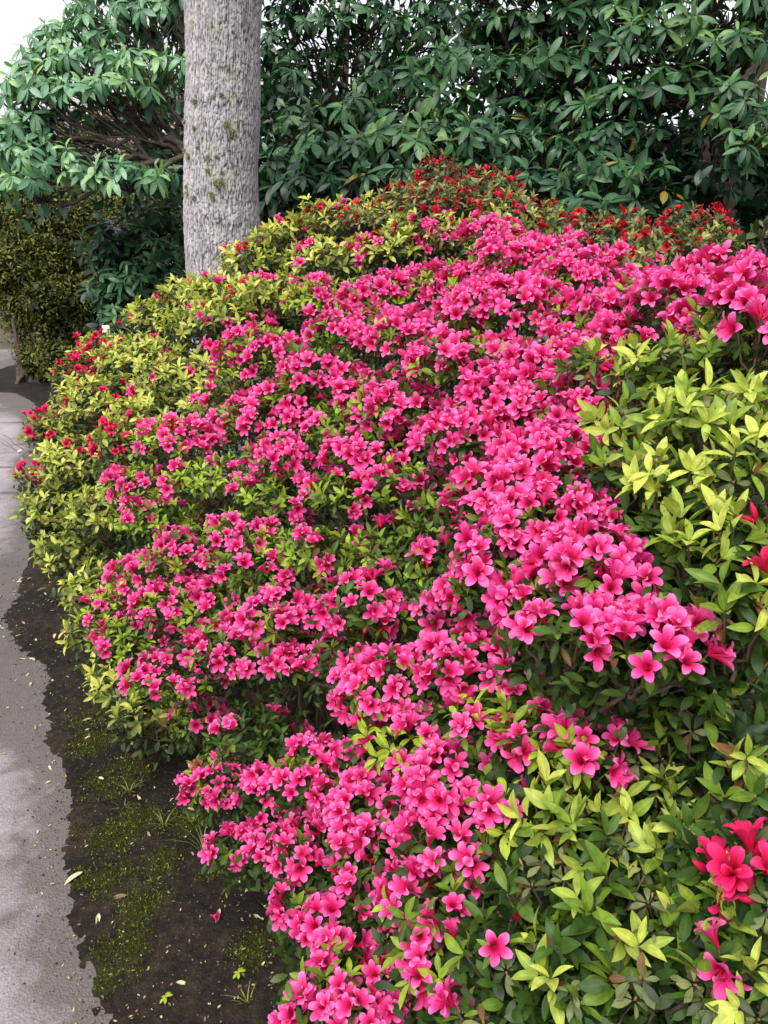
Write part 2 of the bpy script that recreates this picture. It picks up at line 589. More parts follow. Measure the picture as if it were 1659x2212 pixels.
def azalea(name, label, puffs, root_xy, group, leafmat, leaf_key, leaf, spacing, fl_size, petal='pink_petal', red='red_petal',
           red_buds=.5, sub=1.0, brown=.03, category="azalea", fill_size=.025, twig_r=.003, dead=0.0, tone_var=.13, old=0.0, red_size=0):
    root = thing(name, label, category, (root_xy[0], root_xy[1], 0.0), group)
    L = Batch("leaf", "foliage", leaf_key, leafmat, min_px=7)
    Fi = Batch("leaf", "inner_foliage", 'fill', leafmat, max_obj=0)
    FL = Batch("flower", "blossom", 'fl', petal, min_px=9)
    FR = Batch("red_flower", "red_blossom", 'fl', red, min_px=7)
    OL = Batch("old_leaf", "old_foliage", 'old', 'grey_leaf', max_obj=200, min_px=7)
    BD = Batch("flower_bud", "buds", 'bud', red, max_obj=150, min_px=4)
    GB = Batch("leaf_bud", "leaf_buds", 'bud', 'bud_scale', max_obj=60, min_px=4)
    paths_by_puff = []
    r0 = np.array([root_xy[0], root_xy[1], 0.0])
    for q in puffs:
        c, r = np.array(q[:3]), np.array(q[3:6])
        pk, rd, tone, dens = q[6:10]
        n = max(4, int(ell_area(*r) * 1.15 / spacing ** 2 * dens))
        D = fib(n)
        Nn = norm(D / r)
        rr = rng.uniform(.8, 1.12, n) + (rng.uniform(0, 1, n) < .08) * (Nn[:, 2] > .35) * rng.uniform(.05, .35 if leaf_key == 'az' else .15, n)
        P = c + D * r * rr[:, None]
        keep = (Nn[:, 2] > -.35) & ~buried(P, q)
        P, Nn = P[keep], Nn[keep]
        n = len(P)
        if n == 0:
            continue
        ax = norm(Nn * .75 + np.array([0, -.12, .55]) + rng.normal(0, .28, (n, 3)))
        u = rng.uniform(0, 1, n)
        # drifts: flowers come in patches, not evenly
        pat = np.sin(P[:, 0] * 31 + P[:, 2] * 17 + 1.3) * np.sin(P[:, 1] * 27 - P[:, 2] * 21 + .4)
        isp = u < np.clip(pk + .28 * pat * (1 - pk) * 2, 0, 1) if pk > 0 else np.zeros(n, bool)
        isr = (~isp) & (rng.uniform(0, 1, n) < rd)
        isl = ~(isp | isr)
        iso = isl & (rng.uniform(0, 1, n) < old)
        isl &= ~iso
        # leafy shoots: upright fresh leaves on top, older ones spreading below
        fresh = tone + .1 * np.sin(P[:, 0] * 23 + P[:, 1] * 19) + rng.normal(0, tone_var, n)
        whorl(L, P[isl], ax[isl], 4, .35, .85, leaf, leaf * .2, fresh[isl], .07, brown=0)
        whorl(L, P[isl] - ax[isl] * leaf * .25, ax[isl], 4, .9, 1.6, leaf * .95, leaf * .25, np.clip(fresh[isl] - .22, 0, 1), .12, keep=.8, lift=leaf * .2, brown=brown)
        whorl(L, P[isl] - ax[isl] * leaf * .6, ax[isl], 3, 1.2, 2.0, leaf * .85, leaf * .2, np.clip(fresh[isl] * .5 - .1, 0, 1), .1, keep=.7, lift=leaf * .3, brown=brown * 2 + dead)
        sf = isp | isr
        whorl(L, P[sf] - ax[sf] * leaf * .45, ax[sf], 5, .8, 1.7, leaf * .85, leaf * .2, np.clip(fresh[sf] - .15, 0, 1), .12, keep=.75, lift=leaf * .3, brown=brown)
        if iso.any():       # last year's rosettes: small round grey-green leaves about a brown bud
            whorl(OL, P[iso], ax[iso], 4, 1.0, 1.6, leaf * .55, leaf * .12, rng.uniform(.2, .6, iso.sum()), .1, brown=.05)
            whorl(OL, P[iso] - ax[iso] * .006, ax[iso], 4, 1.3, 2.0, leaf * .6, leaf * .14, rng.uniform(.1, .5, iso.sum()), .1, keep=.8, brown=.12)
        if leaf_key == 'azbig':
            gb = iso & (rng.uniform(0, 1, n) < .8)
            x, y, z = frames(ax[gb], rng.uniform(0, 6, gb.sum()))
            GB.add(P[gb], x, y, z, leaf * .28 * rng.uniform(.7, 1.2, gb.sum()), 0)
        for mask, BB, fs, bud_p in ((isp, FL, fl_size, .05), (isr, FR, red_size or fl_size * .95, red_buds)):
            p0, a0 = P[mask], ax[mask]
            m = len(p0)
            if not m:
                continue
            x, y, z = frames(a0, rng.uniform(0, 6.28, m))
            for k in range(3):
                s_ = rng.uniform(0, 1, m) < (1, .75, .45)[k]
                mm = int(s_.sum())
                if not mm:
                    continue
                az = k * 2.2 + rng.normal(0, .3, mm)
                el = np.abs(rng.normal(.55, .25, mm))
                d = z[s_] * np.cos(el)[:, None] + (x[s_] * np.cos(az)[:, None] + y[s_] * np.sin(az)[:, None]) * np.sin(el)[:, None]
                fx, fy, fz = frames(d, rng.uniform(0, 6.28, mm))
                isb = rng.uniform(0, 1, mm) < bud_p
                sz = fs * rng.normal(1, .1, mm)
                tn = np.clip(rng.normal(.25, .25, mm), 0, 1)
                var = rng.choice(8, mm, p=[.14, .16, .12, .15, .09, .12, .13, .09])
                o_ = ~isb
                BB.add(p0[s_][o_], fx[o_], fy[o_], fz[o_], sz[o_], tn[o_], var[o_])
                BD.add(p0[s_][isb], fx[isb], fy[isb], fz[isb], sz[isb] * .55, tn[isb]) if isb.any() else None
        # old leaves inside and behind the pad, gap shade put into their tone
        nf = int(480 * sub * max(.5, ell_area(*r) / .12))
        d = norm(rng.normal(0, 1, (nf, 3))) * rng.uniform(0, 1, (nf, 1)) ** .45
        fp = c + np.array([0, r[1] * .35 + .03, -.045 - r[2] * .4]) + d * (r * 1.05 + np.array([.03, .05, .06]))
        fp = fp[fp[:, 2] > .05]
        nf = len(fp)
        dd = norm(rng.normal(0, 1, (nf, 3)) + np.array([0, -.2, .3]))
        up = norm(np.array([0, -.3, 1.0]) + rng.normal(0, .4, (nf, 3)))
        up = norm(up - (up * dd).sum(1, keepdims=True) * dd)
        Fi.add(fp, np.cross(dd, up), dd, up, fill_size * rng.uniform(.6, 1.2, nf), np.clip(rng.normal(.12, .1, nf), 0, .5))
        # stems
        ps = []
        b0 = r0 + np.array([rng.normal(0, .12), rng.normal(0, .12), 0])
        hub = c + np.array([0, r[1] * .5, -r[2] * 1.1 - .04])
        hub[2] = max(hub[2], .06)
        ps.append(curve(b0, hub, sag=.06, wob=.03, k=9, r0=.011, r1=.004))
        tips = P[rng.permutation(n)[:min(n, 16)]]
        for t_ in tips:
            ps.append(curve(hub + rng.normal(0, .01, 3), t_, sag=-.015, wob=.05, k=5, r0=twig_r, r1=twig_r * .45))
        V, Fq = tubes(ps, 5)
        add_obj("branch", mesh_from("branch", V - np.array(root.location), Fq, M['twig']), root)
    bs = [L, OL, Fi, FL, FR, BD, GB]
    for b in bs:
        b.done()
        zsplat(b)
    PENDING.append((root, bs))
    return root

def rhododendron(name, label, puffs, root_xyz, hub, group, leaf=.135, spacing=.15, mat='rhodo_leaf', category="rhododendron", droop=.35, min_px=8, depth_fill=1.0, trunk_r=.06, nleaf=8, max_obj=300):
    root = thing(name, label, category, root_xyz, group)
    L = Batch("leaf", "foliage", 'rh', mat, min_px=min_px, max_obj=max_obj)
    Fi = Batch("leaf", "inner_foliage", 'fill', mat, max_obj=0)
    GB = Batch("flower_bud", "buds", 'bud', 'bud_scale', max_obj=40, min_px=3)
    r0, h0 = np.array(root_xyz, float), np.array(hub, float)
    V, Fq = tubes([curve(r0, h0, wob=.03, k=9, r0=trunk_r, r1=trunk_r * .7)], 8)
    add_obj("trunk", mesh_from("trunk", V - r0, Fq, M['rhodo_twig']), root)
    for q in puffs:
        c, r = np.array(q[:3]), np.array(q[3:6])
        dens, tone = q[6:8]
        n = max(8, int(ell_area(*r) / spacing ** 2 * dens))
        D = fib(n)
        P = c + D * r * rng.uniform(.55, 1.1, n)[:, None]
        Nn = norm(D / r)
        keep = (Nn[:, 2] > -.55)
        P, Nn = P[keep], Nn[keep]
        n = len(P)
        ax = norm(Nn * .55 + np.array([0, -.25, .6]) + rng.normal(0, .25, (n, 3)))
        tn = np.clip(tone + rng.normal(0, .1, n), 0, .9)
        lf = leaf * rng.uniform(.8, 1.15, n)
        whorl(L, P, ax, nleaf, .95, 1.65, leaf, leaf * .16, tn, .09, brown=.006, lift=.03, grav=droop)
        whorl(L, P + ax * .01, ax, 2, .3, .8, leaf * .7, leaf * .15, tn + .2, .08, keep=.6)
        gb = rng.uniform(0, 1, n) < .3
        x, y, z = frames(ax[gb], rng.uniform(0, 6, gb.sum()))
        GB.add(P[gb], x, y, z, .025 * rng.uniform(.7, 1.3, gb.sum()), 0)
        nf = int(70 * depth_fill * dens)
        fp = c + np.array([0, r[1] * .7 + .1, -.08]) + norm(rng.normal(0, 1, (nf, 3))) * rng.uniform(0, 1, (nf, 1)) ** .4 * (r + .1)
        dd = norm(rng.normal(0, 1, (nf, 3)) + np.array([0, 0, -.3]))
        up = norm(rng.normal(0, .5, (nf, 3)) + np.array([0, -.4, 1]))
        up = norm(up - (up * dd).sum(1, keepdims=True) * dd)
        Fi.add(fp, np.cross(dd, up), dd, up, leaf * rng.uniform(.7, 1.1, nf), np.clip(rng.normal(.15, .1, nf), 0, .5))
        ps = []
        e = c + np.array([0, r[1] * .3, -r[2] * .6])
        dist = np.linalg.norm(e - h0)
        ps.append(curve(h0 + rng.normal(0, .04, 3), e, sag=-.08 * dist, wob=.03, k=10, r0=.028, r1=.010))
        mid = ps[0][0]
        for t_ in P[rng.permutation(n)[:min(n, 22)]]:
            j = rng.integers(4, 10)
            ps.append(curve(mid[j], t_, sag=-.05, wob=.05, k=6, r0=.008, r1=.0035))
        V, Fq = tubes(ps, 5)
        add_obj("branch", mesh_from("branch", V - r0, Fq, M['rhodo_twig']), root)
    bs = [L, Fi, GB]
    for b in bs:
        b.done()
        zsplat(b)
    PENDING.append((root, bs))
    return root

def small_leaved(name, label, puffs, root_xyz, mat, category, group=None, leaf=.04, per_m2=900, tone=.5, max_obj=0, fill=500, key='small', min_px=5):
    root = thing(name, label, category, root_xyz, group)
    L = Batch("leaf", "foliage", key, mat, max_obj=max_obj, min_px=min_px)
    Fi = Batch("leaf", "inner_foliage", 'fill', mat, max_obj=0)
    r0 = np.array(root_xyz, float)
    ps = []
    for q in puffs:
        c, r = np.array(q[:3]), np.array(q[3:6])
        n = int(ell_area(*r) * per_m2)
        D = fib(n)
        Nn = norm(D / r)
        lump = 1 + .17 * np.sin(D[:, 0] * 7 + 2) * np.sin(D[:, 2] * 8 + c[0] * 5) * np.sin(D[:, 1] * 6 + c[2] * 4 + 1.2) + .10 * np.sin(D[:, 0] * 15 + c[2] * 3) * np.sin(D[:, 2] * 17 + 1) + .06 * np.sin(D[:, 0] * 31) * np.sin(D[:, 2] * 27 + D[:, 1] * 15)
        P = c + D * r * (lump * rng.uniform(.86, 1.05, n))[:, None]
        k = P[:, 2] > .03
        P, Nn = P[k], Nn[k]
        n = len(P)
        d = norm(Nn * .5 + rng.normal(0, .7, (n, 3)) + np.array([0, 0, .1]))
        up = norm(Nn + np.array([0, 0, .6]) + rng.normal(0, .35, (n, 3)))
        up = norm(up - (up * d).sum(1, keepdims=True) * d)
        L.add(P, np.cross(d, up), d, up, leaf * rng.uniform(.6, 1.3, n), np.clip(rng.normal(tone, .2, n), 0, 1))
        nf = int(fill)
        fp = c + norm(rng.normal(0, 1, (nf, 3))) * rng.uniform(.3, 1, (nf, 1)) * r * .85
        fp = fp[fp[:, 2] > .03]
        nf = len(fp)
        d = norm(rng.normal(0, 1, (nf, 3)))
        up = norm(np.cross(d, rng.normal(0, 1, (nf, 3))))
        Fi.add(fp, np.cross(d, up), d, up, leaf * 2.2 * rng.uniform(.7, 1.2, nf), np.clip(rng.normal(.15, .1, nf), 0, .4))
        ps.append(curve(r0 + rng.normal(0, .08, 3) * np.array([1, 1, 0]), c, wob=.04, k=7, r0=.03, r1=.008))
        for t_ in P[rng.permutation(n)[:10]]:
            ps.append(curve(c, t_, wob=.05, k=5, r0=.008, r1=.003))
    for p_ in ps[::11]:
        V, Fq = tubes([p_], 6)
        add_obj("stem", mesh_from("stem", V - r0, Fq, M['rhodo_twig']), root)
    tw = [p_ for i, p_ in enumerate(ps) if i % 11]
    V, Fq = tubes(tw, 4)
    add_obj("twigs", mesh_from("twigs", V - r0, Fq, M['rhodo_twig']), root, kind='stuff')
    bs = [L, Fi]
    for b in bs:
        b.done()
        zsplat(b)
    PENDING.append((root, bs))
    return root

# ------------------------------------------------------------------ value noise for ground and bark
def vnoise2(x, y, seed=0):
    xi, yi = np.floor(x).astype(np.int64), np.floor(y).astype(np.int64)
    fx, fy = x - xi, y - yi
    fx, fy = fx * fx * (3 - 2 * fx), fy * fy * (3 - 2 * fy)
    def h(a, b):
        v = (a * 374761393 + b * 668265263 + seed * 974711) & 0xffffffff
        v = ((v ^ (v >> 13)) * 1274126177) & 0xffffffff
        return ((v ^ (v >> 16)) & 0xffff) / 65535.0
    return (h(xi, yi) * (1 - fx) + h(xi + 1, yi) * fx) * (1 - fy) + (h(xi, yi + 1) * (1 - fx) + h(xi + 1, yi + 1) * fx) * fy

def fbm(x, y, seed=0, oct=4):
    s, a = 0, .5
    for i in range(oct):
        s = s + a * vnoise2(x * 2 ** i, y * 2 ** i, seed + i * 7)
        a *= .5
    return s

def worley(x, y, seed, wrap=None):
    """nearest and second nearest cell distance, and an id hash, on a jittered grid; x may wrap"""
    xi, yi = np.floor(x).astype(np.int64), np.floor(y).astype(np.int64)
    f1 = np.full(x.shape, 9.0)
    f2 = np.full(x.shape, 9.0)
    idh = np.zeros(x.shape)
    lx = np.zeros(x.shape)
    ly = np.zeros(x.shape)
    for dx in (-1, 0, 1):
        for dy in (-1, 0, 1):
            cx, cy = xi + dx, yi + dy
            hx = cx % wrap if wrap else cx
            def h(k):
                v = (hx * 374761393 + cy * 668265263 + (seed + k) * 974711) & 0xffffffff
                v = ((v ^ (v >> 13)) * 1274126177) & 0xffffffff
                return ((v ^ (v >> 16)) & 0xffff) / 65535.0
            px, py = cx + .15 + .7 * h(1), cy + .1 + .8 * h(2)
            d = np.maximum(np.abs(x - px), np.abs(y - py) * .9) * .6 + .4 * np.hypot(x - px, y - py)
            near = d < f1
            f2 = np.where(near, f1, np.minimum(f2, d))
            idh = np.where(near, h(3), idh)
            lx = np.where(near, x - px, lx)
            ly = np.where(near, y - py, ly)
            f1 = np.where(near, d, f1)
    return f1, f2, idh, lx, ly

def grid_faces(nu, nv, wrap_u=False):
    a = np.arange(nv - 1)[:, None] * nu + np.arange(nu if wrap_u else nu - 1)[None, :]
    b = np.arange(nv - 1)[:, None] * nu + (np.arange(nu if wrap_u else nu - 1)[None, :] + 1) % nu
    return np.stack([a, b, b + nu, a + nu], -1).reshape(-1, 4)

# ------------------------------------------------------------------ the setting: ground, path, soil
M['ground'] = plain_mat("ground_earth", (.06, .05, .03), .95, .5, 3)
add_obj("ground", mesh_from("ground", np.array([[-150, -150, -.04], [150, -150, -.04], [150, 150, -.04], [-150, 150, -.04]]), np.array([[0, 1, 2, 3]]), M['ground']), kind='structure')

EDGE = np.array([(-0.514, 1.068), (-0.546, 1.151), (-0.674, 1.317), (-0.749, 1.459), (-0.829, 1.609), (-0.874, 1.783), (-0.977, 1.988), (-1.135, 2.234), (-1.273, 2.533), (-1.484, 2.784), (-1.593, 2.969), (-1.662, 3.275), (-1.843, 3.801), (-2.121, 4.587), (-2.558, 5.723), (-3.009, 6.874), (-3.603, 7.868), (-3.922, 8.262), (-4.287, 8.402), (-4.94, 8.488)])
def edge_x(y):
    o = np.argsort(EDGE[:, 1])
    return np.interp(y, EDGE[o, 1], EDGE[o, 0])

def path_material():
    m, n, l, out = new_mat("asphalt")
    g = n.new("ShaderNodeNewGeometry")
    def noise(scale, det=4, rough=.6):
        z = n.new("ShaderNodeTexNoise")
        z.inputs["Scale"].default_value = scale
        z.inputs["Detail"].default_value = det
        z.inputs["Roughness"].default_value = rough
        l.new(g.outputs["Position"], z.inputs["Vector"])
        return z.outputs[0]
    big, mid, fine = noise(1.6), noise(14), noise(130, 3)
    r = ramp(n, [(.36, (.165, .140, .150)), (.5, (.245, .213, .229)), (.64, (.33, .29, .312))])
    l.new(math_node(n, l, 'ADD', math_node(n, l, 'MULTIPLY', big, .55), math_node(n, l, 'MULTIPLY', mid, .45)), r.inputs[0])
    vo = n.new("ShaderNodeTexVoronoi")
    vo.inputs["Scale"].default_value = 170
    l.new(g.outputs["Position"], vo.inputs["Vector"])
    sep = n.new("ShaderNodeSeparateColor")
    l.new(vo.outputs["Color"], sep.inputs[0])
    mr = n.new("ShaderNodeMapRange")
    mr.inputs[3].default_value = .85
    mr.inputs[4].default_value = 1.14
    l.new(sep.outputs[0], mr.inputs[0])
    c = mixc(n, l, 1.0, r.outputs[0], mr.outputs[0], 'MULTIPLY')
    # damp, dirty patches
    at = n.new("ShaderNodeAttribute")
    at.attribute_name = "dirt"
    dm = math_node(n, l, 'ADD', at.outputs["Fac"], math_node(n, l, 'MULTIPLY', math_node(n, l, 'SUBTRACT', mid, .5), 1.1))
    dm2 = n.new("ShaderNodeMapRange")
    dm2.inputs[1].default_value = .35
    dm2.inputs[2].default_value = .75
    l.new(dm, dm2.inputs[0])
    c = mixc(n, l, math_node(n, l, 'MULTIPLY', dm2.outputs[0], .85), c, (.075, .06, .05))
    p = n.new("ShaderNodeBsdfPrincipled")
    l.new(c, p.inputs["Base Color"])
    p.inputs["Roughness"].default_value = .7
    p.inputs["Specular IOR Level"].default_value = .35
    b = n.new("ShaderNodeBump")
    b.inputs["Strength"].default_value = .4
    b.inputs["Distance"].default_value = .006
    l.new(math_node(n, l, 'ADD', vo.outputs["Distance"], math_node(n, l, 'MULTIPLY', fine, .8)), b.inputs["Height"])
    l.new(b.outputs[0], p.inputs["Normal"])
    l.new(p.outputs[0], out.inputs[0])
    return m

M['asphalt'] = path_material()
yy = np.concatenate([np.linspace(.2, 4, 260), np.linspace(4.02, 12, 200)])
xx = np.concatenate([np.linspace(-9, -2.2, 120)[:-1], np.linspace(-2.2, .2, 150)])
X, Y = np.meshgrid(xx, yy)
Zp = .006 * (fbm(X * 1.3, Y * 1.3, 3) - .5) + .003 * (fbm(X * 9, Y * 9, 5) - .5)
# a few old cracks run across the far path
crack = np.zeros_like(X)
for y0, sl, w in ((4.75, .12, .02), (5.35, .08, .03), (6.1, .15, .03), (6.9, .05, .03), (7.6, .1, .05)):
    dy = np.abs(Y - (y0 + sl * (X + 2.5) + .12 * (fbm(X * 3, Y * 0 + y0, 9) - .5)))
    crack = np.maximum(crack, np.clip(1 - dy / w, 0, 1))
Zp -= .006 * crack
dist_e = edge_x(Y) - X
dirt = np.clip(1.15 - dist_e * 3.2, 0, 1.1) * (.55 + .9 * fbm(X * 3.1, Y * 2.2, 23)) + .55 * crack
dirt += np.clip((Y - 6.0) * .35, 0, .62) * np.clip(1.6 - np.abs(dist_e) * .9, 0, 1)
dirt += .3 * np.clip((fbm(X * 2.6, Y * 1.7, 21) - .5) * 5, 0, 1)
add_obj("path", mesh_from("path", np.stack([X, Y, Zp], -1).reshape(-1, 3), grid_faces(len(xx), len(yy)), M['asphalt'], attrs={"dirt": dirt.ravel()}), kind='structure')

def soil_material():
    m, n, l, out = new_mat("soil")
    g = n.new("ShaderNodeNewGeometry")
    def noise(scale, det=5):
        z = n.new("ShaderNodeTexNoise")
        z.inputs["Scale"].default_value = scale
        z.inputs["Detail"].default_value = det
        l.new(g.outputs["Position"], z.inputs["Vector"])
        return z.outputs[0]
    a, b_, c_ = noise(5), noise(40), noise(170, 3)
    r = ramp(n, [(.3, (.005, .0036, .0036)), (.5, (.013, .009, .0065)), (.7, (.036, .025, .015))])
    l.new(math_node(n, l, 'ADD', math_node(n, l, 'MULTIPLY', a, .5), math_node(n, l, 'MULTIPLY', b_, .5)), r.inputs[0])
    at = n.new("ShaderNodeAttribute")
    at.attribute_name = "moss"
    mm = n.new("ShaderNodeMapRange")
    mm.inputs[1].default_value = .42
    mm.inputs[2].default_value = .62
    l.new(math_node(n, l, 'ADD', at.outputs["Fac"], math_node(n, l, 'MULTIPLY', math_node(n, l, 'SUBTRACT', b_, .5), 1.0)), mm.inputs[0])
    c = mixc(n, l, math_node(n, l, 'MULTIPLY', mm.outputs[0], .75), r.outputs[0], (.022, .024, .006))
    sp = math_node(n, l, 'GREATER_THAN', c_, .69)
    c = mixc(n, l, math_node(n, l, 'MULTIPLY', sp, .6), c, (.12, .09, .07))
    p = n.new("ShaderNodeBsdfPrincipled")
    l.new(c, p.inputs["Base Color"])
    p.inputs["Roughness"].default_value = .75
    p.inputs["Specular IOR Level"].default_value = .12
    bb = n.new("ShaderNodeBump")
    bb.inputs["Strength"].default_value = .6
    bb.inputs["Distance"].default_value = .012
    l.new(math_node(n, l, 'ADD', b_, math_node(n, l, 'MULTIPLY', c_, .5)), bb.inputs["Height"])
    l.new(bb.outputs[0], p.inputs["Normal"])
    l.new(p.outputs[0], out.inputs[0])
    return m

M['soil'] = soil_material()
MOSS = np.array([(-0.565, 1.566, 0.09), (-0.662, 1.521, 0.1), (-0.578, 1.449, 0.1), (-0.795, 1.908, 0.14), (-0.913, 2.088, 0.12), (-0.595, 1.297, 0.12), (-0.708, 1.68, 0.12), (-1.001, 2.207, 0.08), (-0.628, 1.248, 0.1), (-0.298, 1.305, 0.07), (-0.678, 1.746, 0.1), (-0.764, 1.531, 0.06), (-0.837, 1.692, 0.05), (-0.545, 1.728, 0.1), (-0.44, 1.531, 0.05)])          # x, y, radius
def soil_h(X, Y):
    d = X - edge_x(Y)
    d = d + .09 * (fbm(X * 3.1, Y * 3.1, 31) - .47) + .09 * (fbm(X * 13, Y * 11, 37, 4) - .47) + .07 * (fbm(X * 60, Y * 60, 38, 2) - .38)
    base = np.where(d > 0, .0035 * np.clip(d * 60, 0, 1) + .035 * (1 - np.exp(-d * 2.0)), d * .12)
    base = np.clip(base, -.05, 1)
    return base + np.where(d > .02, .007 * (fbm(X * 30, Y * 30, 41, 4) - .45), 0), d

def moss_at(X, Y):
    mo = np.zeros_like(X)
    for mx, my, mr in MOSS:
        mo = np.maximum(mo, np.clip(1.25 - np.hypot(X - mx, (Y - my) * 1.0) / mr, 0, 1))
    return mo * (.55 + .8 * (fbm(X * 14, Y * 14, 51) - .3))
yy = np.concatenate([np.linspace(.3, 3.2, 330), np.linspace(3.22, 11, 150)])
tt = np.concatenate([np.linspace(-.35, .9, 150), np.linspace(.92, 5.5, 50)])
Yg = np.repeat(yy[:, None], len(tt), 1)
Xg = edge_x(Yg) + tt[None, :]
Zs, _ = soil_h(Xg, Yg)
mos = moss_at(Xg, Yg)
add_obj("soil", mesh_from("soil", np.stack([Xg, Yg, Zs], -1).reshape(-1, 3), grid_faces(len(tt), len(yy)), M['soil'], attrs={"moss": mos.ravel()}), kind='structure')

# crumbs of earth, grit and chaff, moss pile
def scatter_stuff(name, tpl, P, size, mat, tone, flat=.5, up_bias=1.0):
    tv, tf, ta = tpl
    n = len(P)
    z = norm(np.array([0, 0, 1.0]) * up_bias + rng.normal(0, flat, (n, 3)))
    x, y, z = frames(z, rng.uniform(0, 6.28, n))
    V = (tv[None, :, 0:1] * x[:, None] + tv[None, :, 1:2] * y[:, None] + tv[None, :, 2:3] * z[:, None]) * size[:, None, None] + P[:, None]
    A = np.broadcast_to(ta[None], (n,) + ta.shape).copy()
    A[:, :, 2] = tone[:, None]
    Fq = tf[None] + (np.arange(n) * len(tv))[:, None, None]
    return add_obj(name, mesh_from(name, V.reshape(-1, 3), Fq.reshape(-1, tf.shape[1]), mat, A.reshape(-1, 3), smooth=False), kind='stuff')

oct_v = np.array([[1, 0, 0], [0, 1, 0], [-1, 0, 0], [0, -1, 0], [0, 0, .7], [0, 0, -.5]], float) * np.array([.5, .38, .4])
oct_f = np.array([[0, 1, 4], [1, 2, 4], [2, 3, 4], [3, 0, 4], [1, 0, 5], [2, 1, 5], [3, 2, 5], [0, 3, 5]])
oct_t = (oct_v, oct_f, np.zeros((6, 3)))
M['crumb'] = leaf_mat("soil_crumb", [(0, (.008, .006, .006)), (.6, (.028, .021, .017)), (.85, (.10, .075, .06)), (1, (.32, .27, .22))], transl=0, rib=(1, 1, 1), rough=.9)

def on_soil(n, d0=-.06, d1=.75, y0=.85, y1=3.6):
    y = y0 + (y1 - y0) * rng.uniform(0, 1, n) ** 1.4
    x = edge_x(y) + rng.uniform(d0, d1, n)
    h, d = soil_h(x, y)
    return np.stack([x, y, np.maximum(h, .001)], 1), d

P, d = on_soil(15000, -.16)
k = d > -.09 * rng.uniform(0, 1, len(d)) ** 2 - .005
P = P[k]
scatter_stuff("soil_crumbs", oct_t, P, .002 + .006 * rng.uniform(0, 1, len(P)) ** 3, M['crumb'], np.clip(rng.normal(.36, .25, len(P)), 0, 1))
P, d = on_soil(2600, -.1, .7)
scatter_stuff("chaff", T['fill'][0], P + [0, 0, .003], .004 + .008 * rng.uniform(0, 1, len(P)) ** 2.5, M['fallen_leaf'], rng.uniform(0, 1, len(P)) ** 1.8 * .85, .3)
# grit on the path
y = .9 + 4 * rng.uniform(0, 1, 1500) ** 1.3
x = edge_x(y) - np.abs(rng.exponential(.35, 1500))
scatter_stuff("grit", oct_t, np.stack([x, y, np.full(1500, .002)], 1), .003 + .006 * rng.uniform(0, 1, 1500) ** 4, M['crumb'], rng.uniform(0, .95, 1500))
# moss pile: tiny upright blades
P, d = on_soil(200000)
mo = moss_at(P[:, 0], P[:, 1])
P = P[(rng.uniform(0, 1, len(P)) < np.clip((mo - .25) * 2.2, 0, 1)) & (d > .01)]
n = len(P)
tri = (np.array([[-.25, 0, 0], [.25, 0, 0], [0, .2, 1.0], [0, .2, 1.0]]), np.array([[0, 1, 2]]), np.array([[0, 0, 0], [0, 0, 0], [0, 1, 0], [0, 1, 0]], float))
scatter_stuff("moss", tri, P, .003 + .0055 * rng.uniform(0, 1, n), M['moss_leaf'], np.clip(rng.normal(.45, .25, n), 0, 1), .6)

# ------------------------------------------------------------------ the big grey trunk
def bark_material():
    m, n, l, out = new_mat("grey_bark")
    a = n.new("ShaderNodeAttribute")
    a.attribute_name = "plate"
    r = ramp(n, [(0, (.22, .20, .21)), (.5, (.36, .33, .345)), (1, (.49, .46, .47))])
    l.new(a.outputs["Fac"], r.inputs[0])
    g = n.new("ShaderNodeNewGeometry")
    nz = n.new("ShaderNodeTexNoise")
    nz.inputs["Scale"].default_value = 60
    nz.inputs["Detail"].default_value = 6
    l.new(g.outputs["Position"], nz.inputs["Vector"])
    mr = n.new("ShaderNodeMapRange")
    mr.inputs[1].default_value = .3
    mr.inputs[2].default_value = .7
    mr.inputs[3].default_value = .75
    mr.inputs[4].default_value = 1.2
    l.new(nz.outputs[0], mr.inputs[0])
    c = mixc(n, l, 1.0, r.outputs[0], mr.outputs[0], 'MULTIPLY')
    a2 = n.new("ShaderNodeAttribute")
    a2.attribute_name = "lichen"
    lm = math_node(n, l, 'ADD', a2.outputs["Fac"], math_node(n, l, 'MULTIPLY', math_node(n, l, 'SUBTRACT', nz.outputs[0], .5), .9))
    lm2 = n.new("ShaderNodeMapRange")
    lm2.inputs[1].default_value = .4
    lm2.inputs[2].default_value = .8
    lm2.inputs[4].default_value = .36
    l.new(lm, lm2.inputs[0])
    c = mixc(n, l, lm2.outputs[0], c, (.35, .36, .24))
    a3 = n.new("ShaderNodeAttribute")
    a3.attribute_name = "fissure_shade"
    c = mixc(n, l, a3.outputs["Fac"], c, (.03, .025, .025))  # shade inside the cracks painted into the bark colour
    p = n.new("ShaderNodeBsdfPrincipled")
    l.new(c, p.inputs["Base Color"])
    p.inputs["Roughness"].default_value = .9
    p.inputs["Specular IOR Level"].default_value = .15
    b = n.new("ShaderNodeBump")
    b.inputs["Strength"].default_value = .5
    b.inputs["Distance"].default_value = .004
    l.new(nz.outputs[0], b.inputs["Height"])
    l.new(b.outputs[0], p.inputs["Normal"])
    l.new(p.outputs[0], out.inputs[0])
    return m

